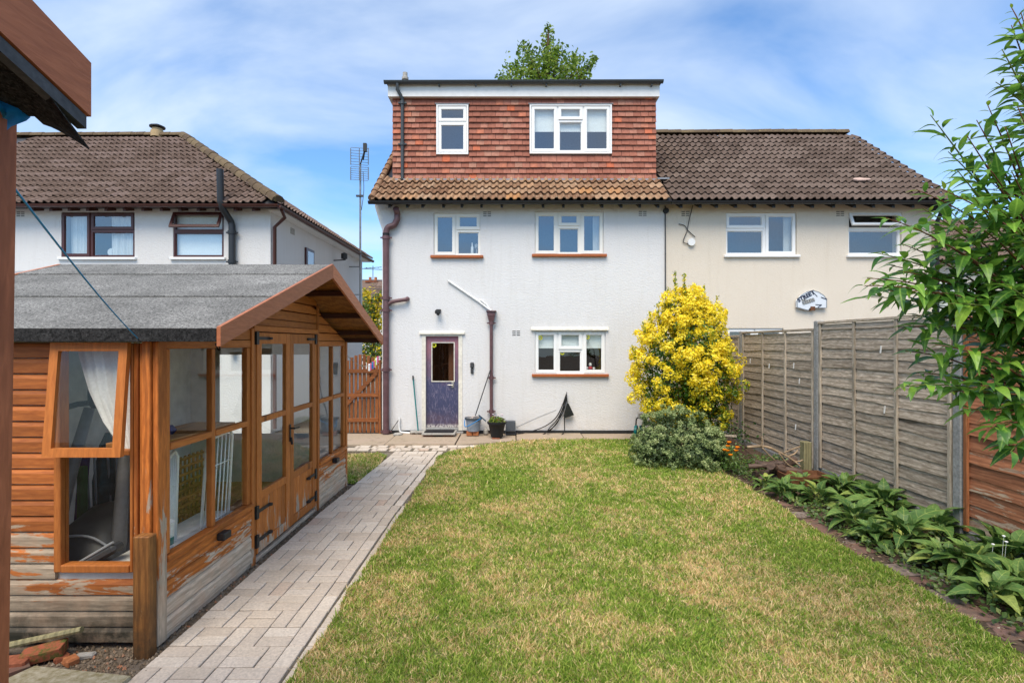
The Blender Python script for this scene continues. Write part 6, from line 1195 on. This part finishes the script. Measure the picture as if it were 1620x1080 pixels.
for k, (x, y) in enumerate(((4.15, 3.35), (3.7, 3.3), (4.2, 4.3), (4.15, 5.9), (3.45, 2.95))): rosette(x, y, 1, 22, ['leafy plant close to the near end of the red panel', 'leafy plant in the right corner of the bed', 'leafy plant against the red panel middle', 'leafy plant against the grey panel foot', 'leafy plant over the edging bricks in the lower right corner'][k], .03, 40+k, 1.15)
# small weeds and creepers
n_ = 5200; x = rng.uniform(3.22, 4.32, n_); y = rng.uniform(2.6, 8.4, n_); V = []; c_ = np.stack([x, y, rng.uniform(.02, .10, n_)], 1)
n3 = 2600; x3 = rng.uniform(-1.15, 3.0, n3*3); y3 = rng.uniform(2.7, 9.6, n3*3); kk = np.array([mnoise.noise(Vector((a_*1.8, b_*1.8, 9))) for a_, b_ in zip(x3, y3)]); ok = (kk > .12) & in_poly(x3, y3, LAWN); x3, y3 = x3[ok][:n3], y3[ok][:n3]; c3 = np.stack([x3, y3, rng.uniform(.028, .045, len(x3))], 1)
lw_ = cloud_obj('lawn_weeds', None, [leafcloud(c3, rng.normal(0, .3, (len(x3), 3))+np.array([0, -.25, 1.0]), rng.uniform(.012, .03, len(x3)), rng.random(len(x3)), .75, .08)], leafm('clover_leaf', [(0, (.05, .13, .015)), (.7, (.13, .27, .03)), (1, (.30, .38, .06))]), 'stuff'); tag(lw_, 'clover and small weeds growing through the lawn', 'weeds')
gc_ = cloud_obj('ground_cover', None, [leafcloud(c_, rng.normal(0, .5, (n_, 3))+np.array([-.2, -.4, 1.0]), rng.uniform(.025, .06, n_), rng.random(n_), .65, .1)], leafm('weed_leaf', [(0, (.035, .075, .015)), (.6, (.09, .16, .03)), (1, (.2, .25, .06))]), 'stuff'); tag(gc_, 'low weeds creeping over the flower bed', 'weeds')
for k, (px, py) in enumerate(((1588, 849), (1592, 858), (1571, 862))): p = P(px, py, 3.95); mb = MB(); mb.lathe(p, [(0, 0), (.009, .003), (.012, .010), (.005, .014), (0, .014)], 8); mb.tube([p, (p.x+.02, p.y+.05, .05)], .0015, 4); solo('white_flower', mb, M['wplastic'], ['upper', 'middle', 'lower left'][k]+' of three small white flowers before the red panel', 'flower', 'white flowers')
# orange poppies
g = G(1163, 752); pop = thing('poppy_plant', 'clump of orange poppies beside the hebe mound', 'plant', (g.x, g.y, 0)); n_ = 420; d = rng.normal(size=(n_, 3)); c_ = np.array([g.x, g.y, .17])+d*np.array([.12, .1, .10]); c_ = c_[c_[:, 2] > .01]; cloud_obj('foliage', pop, [leafcloud(c_, rng.normal(size=(len(c_), 3))+np.array([0, -.5, .8]), rng.uniform(.03, .06, len(c_)), rng.random(len(c_)), .45, .1)], leafm('poppy_leaf', [(0, (.03, .07, .012)), (1, (.11, .19, .03))]))
om = plain('poppy_orange', (.75, .22, .005), .6, .2, var=.15)
for (px, py) in ((1153, 700), (1151, 706), (1146, 712), (1150, 713), (1166, 708), (1164, 713), (1155, 720)):
    p = P(px, py, g.y-.05); MB().tube([(g.x, g.y, .12), ((g.x+p.x)/2, g.y, (p.z+.1)/2), p], .003, 4).build('stem', M['gtwig'], pop); mb = MB(); mb.lathe((p.x, p.y, p.z-.01), [(.002, 0), (.022, .008), (.032, .026), (.028, .032), (.012, .014), (0, .012)], 9); mb.v = [(q[0], q[1]-.5*(q[2]-p.z+.01), q[2]) for q in mb.v]; mb.build('flower', om, pop, True)
# crate, wood pile, trough, sprigs near the hebe
g = G(1168, 738); ct = thing('slatted_crate', 'weathered slatted wooden crate end leaning behind the poppies', 'crate', (g.x+.1, g.y+.35, 0)); A0 = Vector((g.x+.02, g.y+.45, .42)); 
for k in range(6): u = k/5; MB().bar((A0.x-.06+.22*u*.6, A0.y-.02*k, .40-.01*k), (A0.x+.16+.2*u, A0.y-.25-.02*k, .06), .022, .012).build('slat', M['log'], ct)
MB().bar((A0.x-.16, A0.y, .41), (A0.x+.12, A0.y-.06, .40), .04, .03).build('top_rail', M['fence_z'], ct); MB().box(A0.x-.16, A0.x+.05, A0.y+.0, A0.y+.02, .05, .4).build('end_board', M['log'], ct)
g = G(1235, 762); lg = thing('dead_branch', 'gnarled dead branch and root lying on the woodpile by the fence', 'branch', (g.x, g.y, 0))
MB().tube(smooth_path([P(1182, 707, g.y), P(1210, 706, g.y-.05), P(1235, 716, g.y-.1), P(1255, 728, g.y-.15), P(1267, 738, g.y-.2)], 5), [.022-.0007*i for i in range(21)], 7).build('limb', M['stick'], lg, True)
for (pts) in ([(1240, 716), (1252, 711), (1266, 706)], [(1245, 722), (1256, 718), (1262, 712)], [(1250, 727), (1262, 730), (1270, 727)], [(1206, 708), (1215, 718), (1226, 728)], [(1204, 706), (1206, 698), (1204, 690)], [(1232, 716), (1246, 734), (1262, 742)]): MB().tube(smooth_path([P(a, b, g.y-.12) for (a, b) in pts], 4), .011, 6).build('twig', M['stick'], lg, True)
for k in range(9):
    r_ = random.Random(k); c0_ = G(1212+r_.uniform(-5, 45), 758+r_.uniform(-6, 10)); h = r_.uniform(.04, .28); an = r_.uniform(-.6, .6); l2 = r_.uniform(.16, .30); pts = [c0_+Vector((math.cos(an)*l2*(t_-.5)*2, math.sin(an)*l2*(t_-.5)*2, h+r_.uniform(-.04, .05))) for t_ in (0, .3, .6, 1)]
    rad = r_.uniform(.035, .07); solo('log', MB().tube(smooth_path(pts, 3), [rad*(.8+.35*r_.random()) for _ in range(10)], 8), M['log'], ['thick dark root log at the left of the woodpile', 'short log low in the woodpile', 'dark log lying across the woodpile middle', 'thin log on the woodpile right side', 'stubby log near the trough', 'twisted log at the woodpile back', 'half buried log at the woodpile front', 'dark stub near the short wooden post', 'upper log on the woodpile'][k], 'log', 'logs of the woodpile', auto=60)
g = G(1285, 778); tg_ = thing('planter_trough', 'rusty brown rectangular planter trough among the leaves', 'planter', (g.x, g.y, 0)); mb = MB(); x0, x1, y0_, y1_ = g.x-.30, g.x+.26, g.y-.05, g.y+.32
for (r0, r1, zA, zB) in ((.0, .03, .03, .2),): mb.add([(x0+r1, y0_+r1, zA), (x1-r1, y0_+r1, zA), (x1-r1, y1_-r1, zA), (x0+r1, y1_-r1, zA), (x0, y0_, zB), (x1, y0_, zB), (x1, y1_, zB), (x0, y1_, zB), (x0+.02, y0_+.02, zB), (x1-.02, y0_+.02, zB), (x1-.02, y1_-.02, zB), (x0+.02, y1_-.02, zB), (x0+.03, y0_+.03, zB-.05), (x1-.03, y0_+.03, zB-.05), (x1-.03, y1_-.03, zB-.05), (x0+.03, y1_-.03, zB-.05)], [(0, 1, 5, 4), (1, 2, 6, 5), (2, 3, 7, 6), (3, 0, 4, 7), (4, 5, 9, 8), (5, 6, 10, 9), (6, 7, 11, 10), (7, 4, 8, 11), (8, 9, 13, 12), (9, 10, 14, 13), (10, 11, 15, 14), (11, 8, 12, 15), (12, 13, 14, 15)])
mb.build('trough_body', plain('rust_brown', (.17, .075, .035), .7, .2, var=.4), tg_)
for k, (x, y, h) in enumerate(((3.55, 8.9, .75), (3.75, 8.7, .55))):
    sp_ = thing('leafy_sprig', ['dark green sprig growing between the golden bush and the fence post', 'dark green low sprig at the fence post foot'][k], 'plant', (x, y, 0)); n_ = 260; c_ = np.array([x, y, h*.45])+rng.normal(size=(n_, 3))*np.array([.14, .14, h*.28]); c_ = c_[c_[:, 2] > .02]; cloud_obj('foliage', sp_, [leafcloud(c_, rng.normal(size=(len(c_), 3))+np.array([0, -.6, .5]), rng.uniform(.04, .075, len(c_)), rng.random(len(c_))*.8, .6)], leafm('sprig_leaf%d' % k, [(0, (.02, .055, .012)), (1, (.08, .16, .03))])); MB().tube([(x, y, 0), (x+.02, y, h*.8)], .008, 5).build('stem', M['bark'], sp_)

# ---- big leaved shrub on the right
SH = veined('shrub_leaf', [(0, (.04, .125, .02)), (.45, (.10, .24, .032)), (.85, (.19, .36, .045)), (1, (.30, .47, .06))], .36, .40, .34, 40)
NEWL = veined('young_leaf', [(0, (.12, .21, .02)), (1, (.25, .34, .04))], .4, .4, .3, 40)
shm = [leaf_mesh('leaf', l_, w_, SH, a_, f_, 7, .9, .04, .012, 60+k) for k, (l_, w_, a_, f_) in enumerate(((.125, .044, .35, .30), (.115, .046, .65, .22), (.135, .044, .2, .35), (.10, .042, .9, .2), (.12, .05, .5, .15)))]
yng = [leaf_mesh('leaf', .06, .022, NEWL, .3, .3, 6, .9, 0, .006, 80)]
sb = thing('leafy_shrub', 'large glossy green leaved shrub arching in from the right edge', 'shrub', (3.2, 2.75, 0)); base = Vector((3.2, 2.75, 0)); node = Vector((3.0, 2.65, 1.35)); node2 = Vector((2.75, 2.55, 2.1))
stems = []; MBs = MB().tube(smooth_path([base, (3.15, 2.72, .7), node], 4), [.028-.0008*i for i in range(9)], 8); MBs.build('trunk', M['bark'], sb, True); MB().tube(smooth_path([node, (2.95, 2.62, 1.75), node2, (2.72, 2.5, 2.7)], 4), [.020-.0008*i for i in range(13)], 8).build('trunk', M['bark'], sb, True)
tips = [(1472, 182, 2.35, 2), (1562, 165, 2.4, 2), (1598, 8, 2.45, 3), (1585, 78, 2.35, 3), (1600, 40, 2.4, 3), (1610, 115, 2.5, 3), (1500, 240, 2.4, 2), (1530, 215, 2.3, 2), (1590, 200, 2.3, 2), (1612, 240, 2.5, 2), (1560, 260, 2.2, 2), (1402, 345, 2.15, 1), (1385, 400, 2.2, 1), (1372, 440, 2.2, 1), (1368, 452, 2.05, 1), (1378, 470, 2.3, 1), (1410, 420, 2.3, 1), (1425, 385, 2.4, 1), (1460, 330, 2.25, 1), (1450, 300, 2.35, 2), (1490, 300, 2.1, 2), (1540, 310, 2.05, 2), (1480, 380, 2.1, 1), (1520, 360, 2.35, 1), (1580, 330, 2.1, 1), (1610, 370, 2.3, 1), (1440, 460, 2.15, 1), (1430, 500, 2.35, 1), (1425, 520, 2.25, 1), (1470, 440, 2.3, 1), (1500, 480, 2.1, 1), (1540, 430, 2.2, 1), (1545, 500, 2.35, 1), (1590, 450, 2.1, 1), (1600, 510, 2.25, 1), (1432, 555, 2.3, 0), (1420, 612, 2.2, 0), (1450, 590, 2.4, 0), (1480, 545, 2.2, 0), (1520, 560, 2.35, 0), (1500, 620, 2.3, 0), (1550, 610, 2.2, 0), (1590, 580, 2.35, 0), (1615, 640, 2.3, 0), (1520, 650, 2.35, 0), (1598, 715, 2.3, 0), (1560, 680, 2.25, 0), (1630, 480, 2.2, 1), (1640, 560, 2.3, 0), (1640, 300, 2.2, 2), (1650, 180, 2.3, 3), (1645, 60, 2.4, 3), (1480, 500, 2.5, 1), (1560, 400, 2.5, 1), (1530, 530, 2.55, 0), (1510, 410, 2.55, 1), (1570, 470, 2.6, 1), (1600, 420, 2.55, 1), (1615, 20, 2.3, 3), (1625, 90, 2.35, 3), (1575, 130, 2.4, 3), (1608, 165, 2.3, 2), (1545, 190, 2.35, 2), (1515, 270, 2.2, 2), (1570, 290, 2.45, 2), (1600, 270, 2.2, 2), (1455, 360, 2.3, 1), (1430, 430, 2.2, 1), (1405, 460, 2.15, 1), (1620, 330, 2.4, 1), (1550, 360, 2.2, 1), (1500, 330, 2.5, 1), (1475, 470, 2.45, 1), (1590, 540, 2.5, 0), (1555, 560, 2.4, 0)]
leaves = []
for k, (px, py, yy, lv) in enumerate(tips):
    r_ = random.Random(500+k); tip = P(px, py, yy); org = {0: node, 1: Vector((2.93, 2.62, 1.7)), 2: node2, 3: Vector((2.72, 2.5, 2.65))}[lv]; ln = (tip-org).length
    mid = org.lerp(tip, .5)+Vector((r_.uniform(-.06, .06), r_.uniform(-.08, .08), .16*ln*(1 if lv < 2 else .5))); pts = bez(org, mid, tip, 14); MB().tube(pts, [.0095*(1-i/16) for i in range(14)], 5).build('branch', M['twig'] if k % 3 else M['gtwig'], sb, True)
    n_ = max(11, int(ln*.78/.030)); ang = r_.uniform(0, 6.28)
    for i in range(n_):
        t_ = .24+.76*(i+r_.random()*.6)/n_; t_ = min(t_, 1.0); j = min(12, int(t_*13)); d = (pts[j+1]-pts[j]).normalized(); p = pts[j].lerp(pts[j+1], t_*13-j); ang += 2.4; side = d.orthogonal().normalized(); side.rotate(Matrix.Rotation(ang, 3, d)); side.z *= .45
        ldir = (d*.62+side*.85+Vector((-.10, -.05, -.18+.35*max(0, t_-.85)*4))).normalized(); up = Vector((r_.uniform(-.25, .25), r_.uniform(-.45, .15), 1)); xax = ldir.cross(up).normalized(); zax = xax.cross(ldir); R3 = Matrix((xax, ldir, zax)).transposed(); s_ = r_.uniform(.62, 1.25)*(1 if t_ < .9 else .75); tipy = t_ > .93
        leaves.append((p, R3.to_euler(), s_, r_.choice(yng) if (tipy and r_.random() < .6) else r_.choice(shm)))
leaves.sort(key=lambda q: -(q[2]/q[0].y) if abs(q[0].x/q[0].y) < 1.02 else 0)
for (p, e, s_, me) in leaves[:300]: o = link('leaf', me, sb, p, e); o.scale = (s_, s_, s_)
rest = {}
for (p, e, s_, me) in leaves[300:]:
    key = me.materials[0].name; V_, F_, T_, k0 = rest.setdefault(key, ([], [], [], [0])); Mx = e.to_matrix()*s_; co = [p+Mx @ vv.co for vv in me.vertices]; V_ += [tuple(c-base) for c in co]; F_ += [tuple(q+k0[0] for q in pp.vertices) for pp in me.polygons]; k0[0] += len(co)
for key, (V_, F_, T_, k0) in rest.items():
    me = bpy.data.meshes.new('foliage'); me.from_pydata(V_, [], F_); me.materials.append(leafm('shrub_leaf_mass' if key == 'shrub_leaf' else 'young_leaf_mass', [(0, (.04, .125, .02)), (.5, (.105, .245, .034)), (1, (.25, .42, .055))] if key == 'shrub_leaf' else [(0, (.12, .21, .02)), (1, (.25, .34, .04))], .38, .34, .40)); me.polygons.foreach_set('use_smooth', [True]*len(me.polygons))
    nv = {}; at = me.attributes.new('tint', 'FLOAT', 'POINT'); vals = np.zeros(len(V_)); 
    step = 26; vals = np.repeat(rng.random(len(V_)//8+2), 8)[:len(V_)]; at.data.foreach_set('value', vals.astype(np.float32)); me.update(); tag(link('foliage', me, sb), kind='stuff')
